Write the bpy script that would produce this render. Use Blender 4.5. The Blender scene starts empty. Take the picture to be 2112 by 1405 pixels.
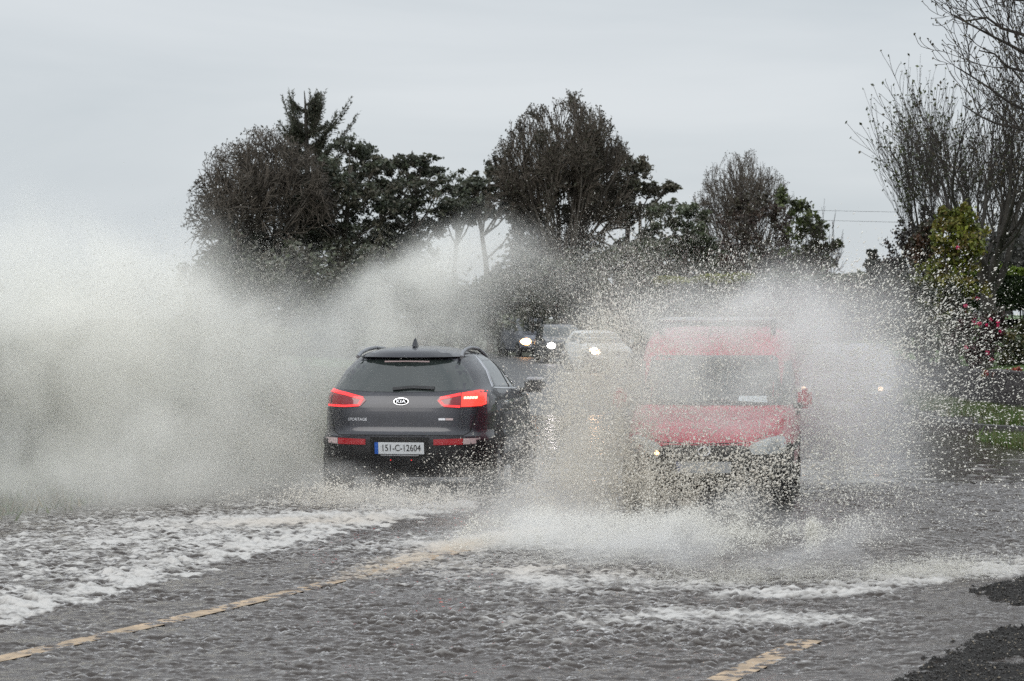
import bpy, bmesh, math, random
import numpy as np
from mathutils import Vector, Matrix
from mathutils.bvhtree import BVHTree

C = bpy.context.scene
COL = C.collection
R = math.radians
F = 5000.0            # focal length in photograph pixels
CX, HY = 1056.0, 655.0
CAMZ = 1.91

# ------------------------------------------------------------ camera, sky, sun, exposure
cd = bpy.data.cameras.new('camera')
cam = bpy.data.objects.new('camera', cd); COL.objects.link(cam); C.camera = cam
cd.sensor_width = 36.0; cd.lens = F / 2112 * 36
cd.clip_start = 0.1; cd.clip_end = 6000
cam.location = (0, 0, CAMZ)
cam.rotation_euler = (R(90) - math.atan(47.5 / F), 0, 0)
cd.dof.use_dof = True; cd.dof.focus_distance = 24.5; cd.dof.aperture_fstop = 8.0

w = bpy.data.worlds.new('World'); C.world = w; w.use_nodes = True
wt = w.node_tree; wt.nodes.clear()
def wn(t): return wt.nodes.new(t)
wo = wn('ShaderNodeOutputWorld'); wmix = wn('ShaderNodeMixShader'); wmix.inputs[0].default_value = 0.93
sk = wn('ShaderNodeTexSky'); sk.sky_type = 'NISHITA'; sk.sun_disc = False
sk.sun_elevation = R(32); sk.sun_rotation = R(200)
b1 = wn('ShaderNodeBackground'); b1.inputs[1].default_value = 0.08
wt.links.new(sk.outputs[0], b1.inputs[0])
tc = wn('ShaderNodeTexCoord'); sep = wn('ShaderNodeSeparateXYZ'); wt.links.new(tc.outputs['Generated'], sep.inputs[0])
mp = wn('ShaderNodeMapping'); mp.inputs['Scale'].default_value = (3.0, 3.0, 14.0); wt.links.new(tc.outputs['Generated'], mp.inputs[0])
nz = wn('ShaderNodeTexNoise'); nz.inputs['Scale'].default_value = 1.15; nz.inputs['Detail'].default_value = 5; nz.inputs['Roughness'].default_value = .5
nz.inputs['Distortion'].default_value = .4
wt.links.new(mp.outputs[0], nz.inputs['Vector'])
ramp = wn('ShaderNodeValToRGB')
ramp.color_ramp.elements[0].position = .30; ramp.color_ramp.elements[0].color = (.575, .625, .665, 1)
ramp.color_ramp.elements[1].position = .70; ramp.color_ramp.elements[1].color = (.735, .77, .80, 1)
wt.links.new(nz.outputs[0], ramp.inputs[0])
zr = wn('ShaderNodeMapRange'); zr.inputs[1].default_value = 0.13; zr.inputs[2].default_value = 0.9
zr.inputs[3].default_value = 1.0; zr.inputs[4].default_value = 2.1
wt.links.new(sep.outputs[2], zr.inputs[0])
b2 = wn('ShaderNodeBackground'); wt.links.new(ramp.outputs[0], b2.inputs[0]); wt.links.new(zr.outputs[0], b2.inputs[1])
wt.links.new(b1.outputs[0], wmix.inputs[1]); wt.links.new(b2.outputs[0], wmix.inputs[2]); wt.links.new(wmix.outputs[0], wo.inputs[0])

sd = bpy.data.lights.new('sun', 'SUN'); so = bpy.data.objects.new('sun', sd); COL.objects.link(so)
sd.energy = 1.5; sd.angle = R(35); sd.color = (1, .97, .93)
so.rotation_euler = (R(58), 0, R(-20))

C.view_settings.view_transform = 'Standard'; C.view_settings.look = 'None'
C.view_settings.exposure = 0.0; C.view_settings.gamma = 1.0
C.render.engine = 'CYCLES'
C.cycles.max_bounces = 10; C.cycles.diffuse_bounces = 4; C.cycles.glossy_bounces = 3
C.cycles.transmission_bounces = 3; C.cycles.volume_bounces = 6; C.cycles.transparent_max_bounces = 8
C.cycles.use_denoising = False
C.cycles.use_adaptive_sampling = True; C.cycles.adaptive_threshold = 0.015
C.cycles.sample_clamp_indirect = 4.0

# ------------------------------------------------------------ helpers
def PX(px, py, d):
    """a point of the place that stands D metres off, read from the photograph"""
    return Vector(((px - CX) * d / F, d, CAMZ - (py - HY) * d / F))
def GP(px, py, z=0.0):
    d = F * (CAMZ - z) / (py - HY)
    return ((px - CX) * d / F, d)

def link(name, me, m=None, parent=None):
    o = bpy.data.objects.new(name, me); COL.objects.link(o)
    if m is not None and len(me.materials) == 0: me.materials.append(m)
    if parent is not None: o.parent = parent
    return o
def mk(name, vs, fs, m, parent=None, smooth=False, sharp=None):
    me = bpy.data.meshes.new(name); me.from_pydata([tuple(v) for v in vs], [], fs); me.update()
    if smooth:
        me.polygons.foreach_set('use_smooth', [True] * len(me.polygons))
        if sharp: me.set_sharp_from_angle(angle=R(sharp))
    return link(name, me, m, parent)
def mknp(name, V, Fa, m, parent=None, smooth=False, n=3):
    """fast mesh from numpy arrays: V (k,3), Fa (f,n)"""
    me = bpy.data.meshes.new(name)
    V = np.ascontiguousarray(V, dtype=np.float32); Fa = np.ascontiguousarray(Fa, dtype=np.int32)
    me.vertices.add(len(V)); me.vertices.foreach_set('co', V.ravel())
    me.loops.add(Fa.size); me.loops.foreach_set('vertex_index', Fa.ravel())
    me.polygons.add(len(Fa)); me.polygons.foreach_set('loop_start', np.arange(0, Fa.size, n, dtype=np.int32))
    try: me.polygons.foreach_set('loop_total', np.full(len(Fa), n, dtype=np.int32))
    except Exception: pass
    if smooth: me.polygons.foreach_set('use_smooth', np.ones(len(Fa), dtype=bool))
    me.update(calc_edges=True)
    return link(name, me, m, parent)
def tag(o, label=None, cat=None, group=None, kind=None):
    if label: o['label'] = label
    if cat: o['category'] = cat
    if group: o['group'] = group
    if kind: o['kind'] = kind
    return o
def thing(name, label, cat, loc=(0, 0, 0), rz=0.0, group=None):
    o = bpy.data.objects.new(name, None); COL.objects.link(o)
    o.location = loc; o.rotation_euler = (0, 0, rz); o.empty_display_size = .2
    return tag(o, label, cat, group)

def mat(name, col, rough=.5, metal=0.0, spec=.5, emit=None, es=0.0, coat=0.0, noise=None, bump=None, attr=None, transl=0.0):
    m = bpy.data.materials.new(name); m.use_nodes = True
    t = m.node_tree; p = t.nodes['Principled BSDF']
    p.inputs['Base Color'].default_value = (*col, 1); p.inputs['Roughness'].default_value = rough
    p.inputs['Metallic'].default_value = metal; p.inputs['Specular IOR Level'].default_value = spec
    p.inputs['Coat Weight'].default_value = coat; p.inputs['Coat Roughness'].default_value = .06
    if emit: p.inputs['Emission Color'].default_value = (*emit, 1); p.inputs['Emission Strength'].default_value = es
    colout = None
    if attr:
        a = t.nodes.new('ShaderNodeAttribute'); a.attribute_name = attr; colout = a.outputs['Color']
        t.links.new(colout, p.inputs['Base Color'])
    if noise:   # (scale, low, high, roughness swing)
        tcn = t.nodes.new('ShaderNodeTexCoord'); n = t.nodes.new('ShaderNodeTexNoise'); n.inputs['Scale'].default_value = noise[0]
        n.inputs['Detail'].default_value = 6
        t.links.new(tcn.outputs['Object'], n.inputs['Vector'])
        r = t.nodes.new('ShaderNodeMapRange'); r.inputs[1].default_value = .3; r.inputs[2].default_value = .7
        r.inputs[3].default_value = noise[1]; r.inputs[4].default_value = noise[2]
        t.links.new(n.outputs[0], r.inputs[0])
        v = t.nodes.new('ShaderNodeVectorMath'); v.operation = 'SCALE'; v.inputs[0].default_value = col
        if colout: t.links.new(colout, v.inputs[0])
        t.links.new(r.outputs[0], v.inputs['Scale']); t.links.new(v.outputs[0], p.inputs['Base Color'])
        if len(noise) > 3:
            r2 = t.nodes.new('ShaderNodeMapRange'); r2.inputs[3].default_value = rough; r2.inputs[4].default_value = rough + noise[3]
            t.links.new(n.outputs[0], r2.inputs[0]); t.links.new(r2.outputs[0], p.inputs['Roughness'])
    if bump:    # (scale, strength, distance)
        tcn = t.nodes.new('ShaderNodeTexCoord'); n = t.nodes.new('ShaderNodeTexNoise'); n.inputs['Scale'].default_value = bump[0]; n.inputs['Detail'].default_value = 4
        t.links.new(tcn.outputs['Object'], n.inputs['Vector'])
        b = t.nodes.new('ShaderNodeBump'); b.inputs['Strength'].default_value = bump[1]; b.inputs['Distance'].default_value = bump[2]
        t.links.new(n.outputs[0], b.inputs['Height']); t.links.new(b.outputs[0], p.inputs['Normal'])
    if transl:
        out = t.nodes['Material Output']; tr = t.nodes.new('ShaderNodeBsdfTranslucent'); ms = t.nodes.new('ShaderNodeMixShader'); ms.inputs[0].default_value = transl
        tr.inputs[0].default_value = (*col, 1)
        if colout: t.links.new(colout, tr.inputs[0])
        t.links.new(p.outputs[0], ms.inputs[1]); t.links.new(tr.outputs[0], ms.inputs[2]); t.links.new(ms.outputs[0], out.inputs[0])
    return m

M = dict(
    kia=mat('metallic_grey_paint', (.022, .023, .030), .34, .35, .5, coat=.5, noise=(3, .8, 1.25, .12)),
    red=mat('red_paint', (.42, .010, .035), .32, 0, .5, coat=.5, noise=(4, .85, 1.1, .1)),
    white=mat('white_paint', (.62, .63, .63), .35, coat=.4, noise=(4, .9, 1.05)),
    dark=mat('dark_paint', (.028, .029, .033), .3, .2, coat=.5),
    bluelight=mat('pale_blue_grey_paint', (.16, .17, .20), .3, .2, coat=.5),
    blue=mat('blue_grey_paint', (.055, .065, .085), .3, .2, coat=.5),
    silver=mat('silver_paint', (.10, .105, .12), .3, .4, coat=.5),
    plastic=mat('black_plastic', (.012, .012, .013), .55, noise=(12, .7, 1.4)),
    rubber=mat('tyre_rubber', (.010, .010, .010), .7, bump=(60, .4, .01)),
    rim=mat('alloy', (.35, .35, .36), .35, .9),
    glass=mat('tinted_glass', (.022, .028, .027), .05, spec=.8),
    sideglass=mat('side_glass', (.045, .055, .055), .05, spec=.9),
    chrome=mat('chrome', (.75, .76, .78), .15, 1.0),
    rimdull=mat('dull_aluminium', (.24, .245, .26), .4, .6),
    rail=mat('satin_aluminium', (.50, .51, .54), .35, .7),
    seam=mat('panel_gap', (.004, .004, .004), .8),
    lampred=mat('tail_lamp_lens', (.10, .006, .010), .12, emit=(1, .04, .05), es=.10, coat=.4),
    glowred=mat('tail_lamp_glow', (.5, .02, .02), .2, emit=(1.0, .045, .05), es=1.05),
    brakered=mat('brake_lamp_glow', (.5, .02, .02), .2, emit=(1.0, .055, .035), es=1.6),
    ledhot=mat('brake_led', (.9, .6, .4), .2, emit=(1, .50, .33), es=2.6),
    reflector=mat('red_reflector', (.20, .008, .012), .15, coat=.5, emit=(.8, .03, .05), es=.10),
    revlamp=mat('clear_lamp', (.42, .33, .33), .15, coat=.4),
    plate=mat('number_plate', (.50, .52, .54), .35),
    plateblue=mat('plate_band', (.012, .075, .34), .35),
    ink=mat('plate_ink', (.006, .006, .008), .5),
    lens=mat('headlamp_lens', (.42, .44, .44), .08, spec=.8, coat=.6),
    reflbowl=mat('headlamp_bowl', (.32, .33, .33), .2, .6),
    amber=mat('amber_glow', (.8, .3, .05), .3, emit=(1, .50, .18), es=14),
    head=mat('headlamp_glow', (1, 1, 1), .3, emit=(1, .93, .95), es=22),
    dimhead=mat('dim_headlamp', (1, .8, .6), .3, emit=(1, .62, .40), es=5),
    warmhead=mat('warm_headlamp_glow', (1, .9, .8), .3, emit=(1, .62, .34), es=22),
    paper=mat('windscreen_paper', (.55, .60, .62), .7),
    bark=mat('bark', (.034, .030, .025), .9, noise=(5, .6, 1.5)),
    twig=mat('wet_twig', (.030, .024, .020), .85),
    fartwig=mat('hazed_twig', (.098, .082, .066), .85),  # far twigs lightened in colour to stand in for haze
    farbark=mat('hazed_bark', (.090, .080, .068), .9, noise=(5, .6, 1.4)),  # bark with the distance haze put into its colour
    ivy=mat('ivy', (.03, .03, .02), .6, attr='tone'),
    leaf=mat('leaf', (.05, .06, .03), .5, attr='tone', transl=.25),
    grass=mat('grass_blade', (.06, .10, .03), .5, attr='tone', transl=.3),
    petal=mat('pink_petal', (.48, .02, .10), .5, attr='tone', transl=.2),
    asphalt=mat('wet_asphalt', (.040, .040, .042), .35, noise=(2.5, .7, 1.35, .25), bump=(90, .5, .01)),
    marking=mat('road_paint', (.46, .33, .205), .5, noise=(9, .45, 1.1)),
    gravel=mat('wet_gravel', (.017, .0155, .0145), .6, spec=.25, noise=(40, .5, 1.9, .3), bump=(160, .7, .012)),
    soil=mat('field_soil', (.055, .058, .034), .9, noise=(.6, .6, 1.4)),
    lawn=mat('lawn', (.060, .105, .020), .8, noise=(1.5, .7, 1.3), bump=(30, .8, .05)),
    stone=mat('dark_stone', (.028, .025, .026), .6, noise=(9, .45, 2.0, .3), bump=(25, .8, .03)),
    cap=mat('wall_coping', (.09, .085, .08), .7, noise=(8, .6, 1.4)),
    kerb=mat('kerb_concrete', (.055, .053, .05), .7, noise=(6, .6, 1.3)),
    wire=mat('cable', (.02, .02, .02), .6),
    pole=mat('pole_wood', (.06, .05, .04), .9, noise=(6, .6, 1.4)),
)

# ---------------------------------------------------------------- vehicles
def lerp_keys(keys, z):
    if z <= keys[0][0]: return keys[0][1:]
    for a, b in zip(keys, keys[1:]):
        if z <= b[0]:
            t = (z - a[0]) / (b[0] - a[0])
            return tuple(p + (q - p) * t for p, q in zip(a[1:], b[1:]))
    return keys[-1][1:]
def slice_loop(k, z, n=88):
    yr, yf, hw, nr, nf = k
    ym, a = (yr + yf) / 2, (yf - yr) / 2
    pts = []
    for i in range(n):
        th = 2 * math.pi * (i + .5) / n
        c, s = math.cos(th), math.sin(th)
        e = nf if c > 0 else nr
        # even arc spacing on the superellipse
        rr = (abs(c) ** e + abs(s) ** e) ** (-1 / e)
        pts.append(Vector((hw * s * rr, ym + a * c * rr, z)))
    return pts
VIEW = dict(rear=lambda u, v: (Vector((u, -9, v)), Vector((0, 1, 0))), front=lambda u, v: (Vector((u, 9, v)), Vector((0, -1, 0))),
            right=lambda u, v: (Vector((9, u, v)), Vector((-1, 0, 0))), left=lambda u, v: (Vector((-9, u, v)), Vector((1, 0, 0))),
            top=lambda u, v: (Vector((u, v, 9)), Vector((0, 0, -1))))
class Car:
    def __init__(s, name, label, cat, loc, rz, keys, paint, group=None):
        s.root = thing(name, label, cat, loc, rz, group); s.keys = keys; s.paint = paint
        zs = []
        for a, b in zip(keys, keys[1:]):
            k = max(1, int(math.ceil((b[0] - a[0]) / .045)))
            zs += [a[0] + (b[0] - a[0]) * i / k for i in range(k)]
        zs.append(keys[-1][0])
        s.zs = zs; vs = []; fs = []; n = 88
        for z in zs: vs += slice_loop(lerp_keys(keys, z), z, n)
        for j in range(len(zs) - 1):
            for i in range(n):
                fs.append((j * n + i, (j + 1) * n + i, (j + 1) * n + (i + 1) % n, j * n + (i + 1) % n))
        fs.append(tuple(range(n))); fs.append(tuple((len(zs) - 1) * n + i for i in reversed(range(n))))
        me = bpy.data.meshes.new('body'); me.from_pydata([tuple(v) for v in vs], [], fs)
        bm = bmesh.new(); bm.from_mesh(me); bmesh.ops.recalc_face_normals(bm, faces=bm.faces[:]); bm.to_mesh(me); bm.free()
        me.polygons.foreach_set('use_smooth', [True] * len(me.polygons)); me.set_sharp_from_angle(angle=R(38))
        s.body = link('body', me, paint, s.root)
        s.vs, s.fs = vs, fs
        s.bvh = BVHTree.FromPolygons([tuple(v) for v in vs], fs)
    def hit(s, u, v, view):
        o, d = VIEW[view](u, v)
        h = s.bvh.ray_cast(o, d)
        if h[0] is None:
            q = s.bvh.find_nearest(o + d * 9)
            return q[0], d
        return h[0], d
    def decal(s, name, poly, view, m, off=.006, h=.06, parent=None, label=None, depth=.012):
        bm = bmesh.new(); bm.faces.new([bm.verts.new((p[0], p[1], 0)) for p in poly])
        bmesh.ops.triangulate(bm, faces=bm.faces[:])
        us = [p[0] for p in poly]; vv = [p[1] for p in poly]
        for ax, lo, hi in ((0, min(us), max(us)), (1, min(vv), max(vv))):
            k = int((hi - lo) / h)
            for i in range(1, k + 1):
                co = [0, 0, 0]; no = [0, 0, 0]; co[ax] = lo + (hi - lo) * i / (k + 1); no[ax] = 1
                bmesh.ops.bisect_plane(bm, geom=bm.verts[:] + bm.edges[:] + bm.faces[:], plane_co=co, plane_no=no)
        be = [e for e in bm.edges if len(e.link_faces) == 1]
        d = None; base = {}
        for v in bm.verts:
            p, d = s.hit(v.co.x, v.co.y, view); v.co = p - d * off; base[v] = p + d * depth
        low = {}
        for e in be:
            for v in e.verts:
                if v not in low: low[v] = bm.verts.new(base[v])
            a, b = e.verts; bm.faces.new((a, b, low[b], low[a]))
        bmesh.ops.recalc_face_normals(bm, faces=bm.faces[:])
        me = bpy.data.meshes.new(name); bm.to_mesh(me); bm.free()
        # keep outward
        cen = sum((v.co for v in me.vertices), Vector()) / max(1, len(me.vertices))
        me.polygons.foreach_set('use_smooth', [True] * len(me.polygons)); me.set_sharp_from_angle(angle=R(40))
        o = link(name, me, m, parent or s.root)
        if label: o['label'] = label
        return o
    def both(s, name, poly, m, **k):
        s.decal(name, poly, 'right', m, **k); s.decal(name, poly, 'left', m, **k)
    def sym(s, name, poly, view, m, **k):
        return [s.decal(name, [(q * p[0], p[1]) for p in poly], view, m, **k) for q in (-1, 1)]
    def line(s, name, pts, wd, view, m, **k):
        up = []; dn = []
        for i, p in enumerate(pts):
            a = Vector(pts[max(0, i - 1)]); b = Vector(pts[min(len(pts) - 1, i + 1)]); t = (b - a).normalized(); nn = Vector((-t.y, t.x)) * wd / 2
            up.append((p[0] + nn.x, p[1] + nn.y)); dn.append((p[0] - nn.x, p[1] - nn.y))
        return s.decal(name, up + dn[::-1], view, m, **k)
    def patch(s, name, pred, m, off=.012, parent=None):
        n = 88; me0 = s.body.data; vn = [v.normal.copy() for v in me0.vertices]
        fs = [f for f in s.fs[:-2] if pred(sum((s.vs[i] for i in f), Vector()) / 4)]
        ids = sorted({i for f in fs for i in f}); mp_ = {i: j for j, i in enumerate(ids)}
        vs = [s.vs[i] + vn[i] * off for i in ids]; ff = [tuple(mp_[i] for i in f) for f in fs]
        cnt = {}
        for f in ff:
            for a, b in zip(f, f[1:] + f[:1]): cnt[frozenset((a, b))] = cnt.get(frozenset((a, b)), 0) + 1
        low = {}
        for e, c in cnt.items():
            if c == 1:
                a, b = tuple(e)
                for q in (a, b):
                    if q not in low: low[q] = len(vs); vs.append(s.vs[ids[q]] - vn[ids[q]] * .01)
                ff.append((a, b, low[b], low[a]))
        me = bpy.data.meshes.new(name); me.from_pydata([tuple(v) for v in vs], [], ff)
        bm = bmesh.new(); bm.from_mesh(me); bmesh.ops.recalc_face_normals(bm, faces=bm.faces[:]); bm.to_mesh(me); bm.free()
        me.polygons.foreach_set('use_smooth', [True] * len(me.polygons)); me.set_sharp_from_angle(angle=R(40))
        return link(name, me, m, parent or s.root)
    def wheel(s, x, y, r=.34, wd=.22):
        t = thing_part('wheel', s.root); t.location = (x, y, r)
        prof = [(-.5, .66), (-.5, .90), (-.40, .985), (-.2, 1), (.2, 1), (.40, .985), (.5, .90), (.5, .66)]
        lathe('tyre', [(a * wd, b * r) for a, b in prof], 36, M['rubber'], t)
        sg = 1 if x > 0 else -1
        rim(sg, r * .66, wd, t)
    def wheels(s, x, yr, yf, r=.34, wd=.22):
        for y in (yr, yf):
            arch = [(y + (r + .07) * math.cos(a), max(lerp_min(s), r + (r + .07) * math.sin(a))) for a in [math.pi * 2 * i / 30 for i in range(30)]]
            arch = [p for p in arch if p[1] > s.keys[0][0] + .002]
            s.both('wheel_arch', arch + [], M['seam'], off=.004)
            for q in (-1, 1): s.wheel(q * x, y, r, wd)
    def text(s, txt, size, cx, cz, view, m, parent=None, name='lettering', off=.010, sx=1.0):
        me = text_mesh(txt, size, sx)
        sg = -1 if view in ('front', 'left') else 1
        for v in me.vertices:
            zz = v.co.z
            p, d = s.hit(cx + sg * v.co.x, cz + v.co.y, view); v.co = p - d * (off + zz)
        me.update()
        return link(name, me, m, parent or s.root)
def lerp_min(s): return s.keys[0][0] + .004
def thing_part(name, parent):
    o = bpy.data.objects.new(name, None); COL.objects.link(o); o.parent = parent; o.empty_display_size = .1; return o
def text_mesh(txt, size, sx=1.0, ext=.002, off=0.0):
    c = bpy.data.curves.new('lettering', 'FONT'); c.body = txt; c.size = size; c.align_x = 'CENTER'; c.align_y = 'CENTER'; c.extrude = ext; c.resolution_u = 3; c.offset = off
    o = bpy.data.objects.new('lettering', c); COL.objects.link(o)
    dg = bpy.context.evaluated_depsgraph_get(); me = bpy.data.meshes.new_from_object(o.evaluated_get(dg))
    bpy.data.objects.remove(o); bpy.data.curves.remove(c)
    for v in me.vertices: v.co.x *= sx
    me.materials.clear(); me.name = 'lettering'
    return me
def lathe(name, prof, n, m, parent):
    vs = []; fs = []
    for i in range(n):
        a = 2 * math.pi * i / n
        for x, r in prof: vs.append((x, r * math.cos(a), r * math.sin(a)))
    k = len(prof)
    for i in range(n):
        for j in range(k):
            fs.append((i * k + j, i * k + (j + 1) % k, ((i + 1) % n) * k + (j + 1) % k, ((i + 1) % n) * k + j))
    return mk(name, vs, fs, m, parent, True, 40)
def rim(sg, r, wd, parent):
    vs = []; fs = []
    def disc(x, r0, r1, n=30):
        b = len(vs)
        for i in range(n):
            a = 2 * math.pi * i / n
            for rr in (r0, r1): vs.append((x, rr * math.cos(a), rr * math.sin(a)))
        for i in range(n): fs.append((b + 2 * i, b + 2 * i + 1, b + 2 * ((i + 1) % n) + 1, b + 2 * ((i + 1) % n)))
    xo = sg * wd * .46
    disc(xo, r * .86, r * 1.01); disc(xo, 0.004, r * .22); disc(xo - sg * .07, .004, r)
    for k in range(5):
        a = 2 * math.pi * k / 5 + .3
        ca, sa = math.cos(a), math.sin(a); b = len(vs)
        for rr, h in ((r * .15, .045), (r * .9, .03)):
            for q in (-1, 1):
                for dx in (0, -.04): vs.append((xo + sg * dx * 1.0 - sg * .002, rr * ca - q * h * sa, rr * sa + q * h * ca))
        fs.extend([(b, b + 2, b + 6, b + 4), (b, b + 4, b + 5, b + 1), (b + 2, b + 3, b + 7, b + 6)])
    mk('rim', vs, fs, M['rim'], parent)
def tube(name, pts, rad, m, parent=None, k=8, closed=False):
    vs = []; fs = []
    pts = [Vector(p) for p in pts]
    for i, p in enumerate(pts):
        t = (pts[min(i + 1, len(pts) - 1)] - pts[max(i - 1, 0)]).normalized()
        a = t.cross(Vector((0, 0, 1)) if abs(t.z) < .9 else Vector((1, 0, 0))).normalized(); b = t.cross(a)
        r = rad[i] if isinstance(rad, (list, tuple)) else rad
        for j in range(k):
            an = 2 * math.pi * j / k; vs.append(p + (a * math.cos(an) + b * math.sin(an)) * r)
    for i in range(len(pts) - 1):
        for j in range(k): fs.append((i * k + j, i * k + (j + 1) % k, (i + 1) * k + (j + 1) % k, (i + 1) * k + j))
    fs.append(tuple(reversed(range(k)))); fs.append(tuple((len(pts) - 1) * k + j for j in range(k)))
    return mk(name, vs, fs, m, parent, True, 50)
def rbox(name, c, sz, m, parent=None, bev=.01, rot=None, taper=None):
    bm = bmesh.new(); bmesh.ops.create_cube(bm, size=1)
    for v in bm.verts: v.co = Vector((v.co.x * sz[0], v.co.y * sz[1], v.co.z * sz[2]))
    if taper:
        for v in bm.verts:
            if v.co.z > 0: v.co.x *= taper; v.co.y *= taper
    if bev: bmesh.ops.bevel(bm, geom=bm.edges[:], offset=bev, segments=2, affect='EDGES')
    if rot: bmesh.ops.rotate(bm, verts=bm.verts[:], cent=(0, 0, 0), matrix=Matrix.Rotation(rot[0], 3, rot[1]))
    bmesh.ops.translate(bm, verts=bm.verts[:], vec=c)
    me = bpy.data.meshes.new(name); bm.to_mesh(me); bm.free()
    return link(name, me, m, parent)
def ellip(cx, cz, a, b, n=28): return [(cx + a * math.cos(2 * math.pi * i / n), cz + b * math.sin(2 * math.pi * i / n)) for i in range(n)]
# ================================================================ VEHICLES
def grey_suv():
    keys = [(.25, -2.02, 2.05, .80, 6, 4.5), (.34, -2.12, 2.17, .875, 6, 4.5), (.48, -2.18, 2.21, .905, 6, 4.5), (.60, -2.20, 2.22, .945, 6, 4.5),
            (.675, -2.20, 2.21, .935, 6, 4.5), (.70, -2.165, 2.20, .925, 6, 4.5), (.74, -2.145, 2.19, .925, 6, 4.5), (.90, -2.13, 2.15, .925, 6, 4.5),
            (1.0, -2.115, 2.02, .915, 6, 4.2), (1.05, -2.10, 1.75, .905, 6, 4), (1.09, -2.085, 1.30, .89, 6, 4), (1.13, -2.06, 1.02, .87, 6, 4),
            (1.18, -2.02, .90, .84, 5.0, 4), (1.34, -1.87, .55, .755, 4.4, 4), (1.44, -1.77, .27, .67, 3.8, 4), (1.485, -1.74, .12, .615, 3.4, 4),
            (1.495, -1.81, .08, .605, 3.2, 4), (1.52, -1.78, -.06, .555, 3.0, 4), (1.545, -1.70, -.22, .49, 2.8, 3.8), (1.568, -1.58, -.38, .41, 2.7, 3.4), (1.586, -1.42, -.52, .32, 2.6, 3), (1.60, -1.15, -.75, .18, 2.6, 2.8)]
    x, y = (824 - CX) * 25.2 / F, 25.2
    h = R(-8)
    ox, oy = x + math.sin(R(8)) * 2.2, y + math.cos(R(8)) * 2.2
    c = Car('suv', 'dark grey SUV driving away through the flood with lit red tail lamps', 'car', (ox, oy, 0), h, keys, M['kia'])
    # glazing
    c.decal('rear_window', [(-.70, 1.16), (-.35, 1.135), (0, 1.13), (.35, 1.135), (.70, 1.16), (.73, 1.20), (.64, 1.34), (.555, 1.43), (.47, 1.46), (0, 1.475), (-.47, 1.46), (-.555, 1.43), (-.64, 1.34), (-.73, 1.20)], 'rear', M['glass'], off=.004)
    c.line('brake_strip', [(-.24, 1.445), (0, 1.449), (.24, 1.445)], .014, 'rear', M['revlamp'], off=.012)
    wp = c.line('rear_wiper', [(-.10, 1.165), (.10, 1.185), (.34, 1.175)], .028, 'rear', M['plastic'], off=.03, depth=.01)
    c.decal('windscreen', [(-.72, 1.14), (.72, 1.14), (.60, 1.50), (-.60, 1.50)], 'front', M['glass'], off=.004)
    for sd_ in ('right', 'left'):
        c.decal('side_window', [(-1.22, 1.175), (-1.02, 1.42), (-.86, 1.50), (-.30, 1.52), (-.24, 1.15)], sd_, M['sideglass'], off=.004)
        c.decal('side_window', [(-.13, 1.145), (-.19, 1.52), (.06, 1.50), (.34, 1.41), (.86, 1.13)], sd_, M['sideglass'], off=.004)
        c.decal('window_trim', [(-1.32, 1.17), (-1.08, 1.44), (-.90, 1.515), (-1.0, 1.43), (-1.20, 1.18)], sd_, M['rail'], off=.006)
        c.line('window_frame', [(-.86, 1.525), (-.30, 1.545), (.06, 1.525), (.36, 1.43), (.95, 1.13)], .035, sd_, M['seam'], off=.005)
        c.line('door_pillar', [(-.185, 1.14), (-.245, 1.525)], .07, sd_, M['seam'], off=.006)
        c.line('window_trim', [(-1.25, 1.16), (-.2, 1.125), (.9, 1.10)], .016, sd_, M['chrome'], off=.006)
        for yy in (-.85, .18): c.line('door_handle', [(yy - .10, .98), (yy + .10, .99)], .030, sd_, M['chrome'], off=.035)
        c.line('door_seam', [(-.20, .42), (-.20, 1.12)], .012, sd_, M['seam'], off=.002)
        c.line('door_seam', [(-1.12, .75), (-1.16, 1.15)], .012, sd_, M['seam'], off=.002)
        c.line('door_seam', [(.86, .42), (.88, 1.1)], .012, sd_, M['seam'], off=.002)
        c.line('sill_cladding', [(-1.0, .34), (1.0, .34)], .16, sd_, M['plastic'], off=.012)
    # tail lamps
    for q in (-1, 1):
        lp = [(q * a, b) for a, b in [(.375, 1.045), (.40, 1.075), (.60, 1.125), (.78, 1.16), (.855, 1.15), (.865, 1.00), (.82, .975), (.60, .97), (.43, .985)]]
        lamp = c.decal('tail_lamp', lp, 'rear', M['lampred'], off=.010)
        if q < 0:
            c.line('lamp_glow', [(q * .85, 1.14), (q * .79, 1.145), (q * .60, 1.112), (q * .41, 1.065)], .034, 'rear', M['glowred'], off=.014, parent=lamp, h=.04)
            c.line('lamp_glow', [(q * .41, 1.065), (q * .45, .995)], .026, 'rear', M['glowred'], off=.014, parent=lamp, h=.04)
            c.line('lamp_glow', [(q * .45, .993), (q * .60, .984), (q * .83, .988)], .022, 'rear', M['glowred'], off=.014, parent=lamp, h=.04)
        else:
            c.line('lamp_glow', [(.41, 1.068), (.62, 1.112)], .030, 'rear', M['glowred'], off=.014, parent=lamp, h=.04)
            c.line('lamp_glow', [(.40, 1.05), (.46, .992), (.62, .982)], .022, 'rear', M['glowred'], off=.014, parent=lamp, h=.04)
            c.decal('brake_lamp', [(.63, .982), (.63, 1.125), (.78, 1.15), (.842, 1.138), (.85, 1.0), (.81, .985)], 'rear', M['brakered'], off=.016, parent=lamp, h=.05)
            for k in range(5): c.decal('brake_light', [(.655 + .026 * k, 1.06), (.676 + .026 * k, 1.064), (.676 + .026 * k, 1.088), (.655 + .026 * k, 1.084)], 'rear', M['ledhot'], off=.020, parent=lamp)
    # badge
    b = c.decal('badge', ellip(0, 1.035, .080, .037), 'rear', M['chrome'], off=.012, h=.3)
    c.decal('badge_field', ellip(0, 1.035, .073, .031), 'rear', M['seam'], off=.018, parent=b, h=.3)
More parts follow.
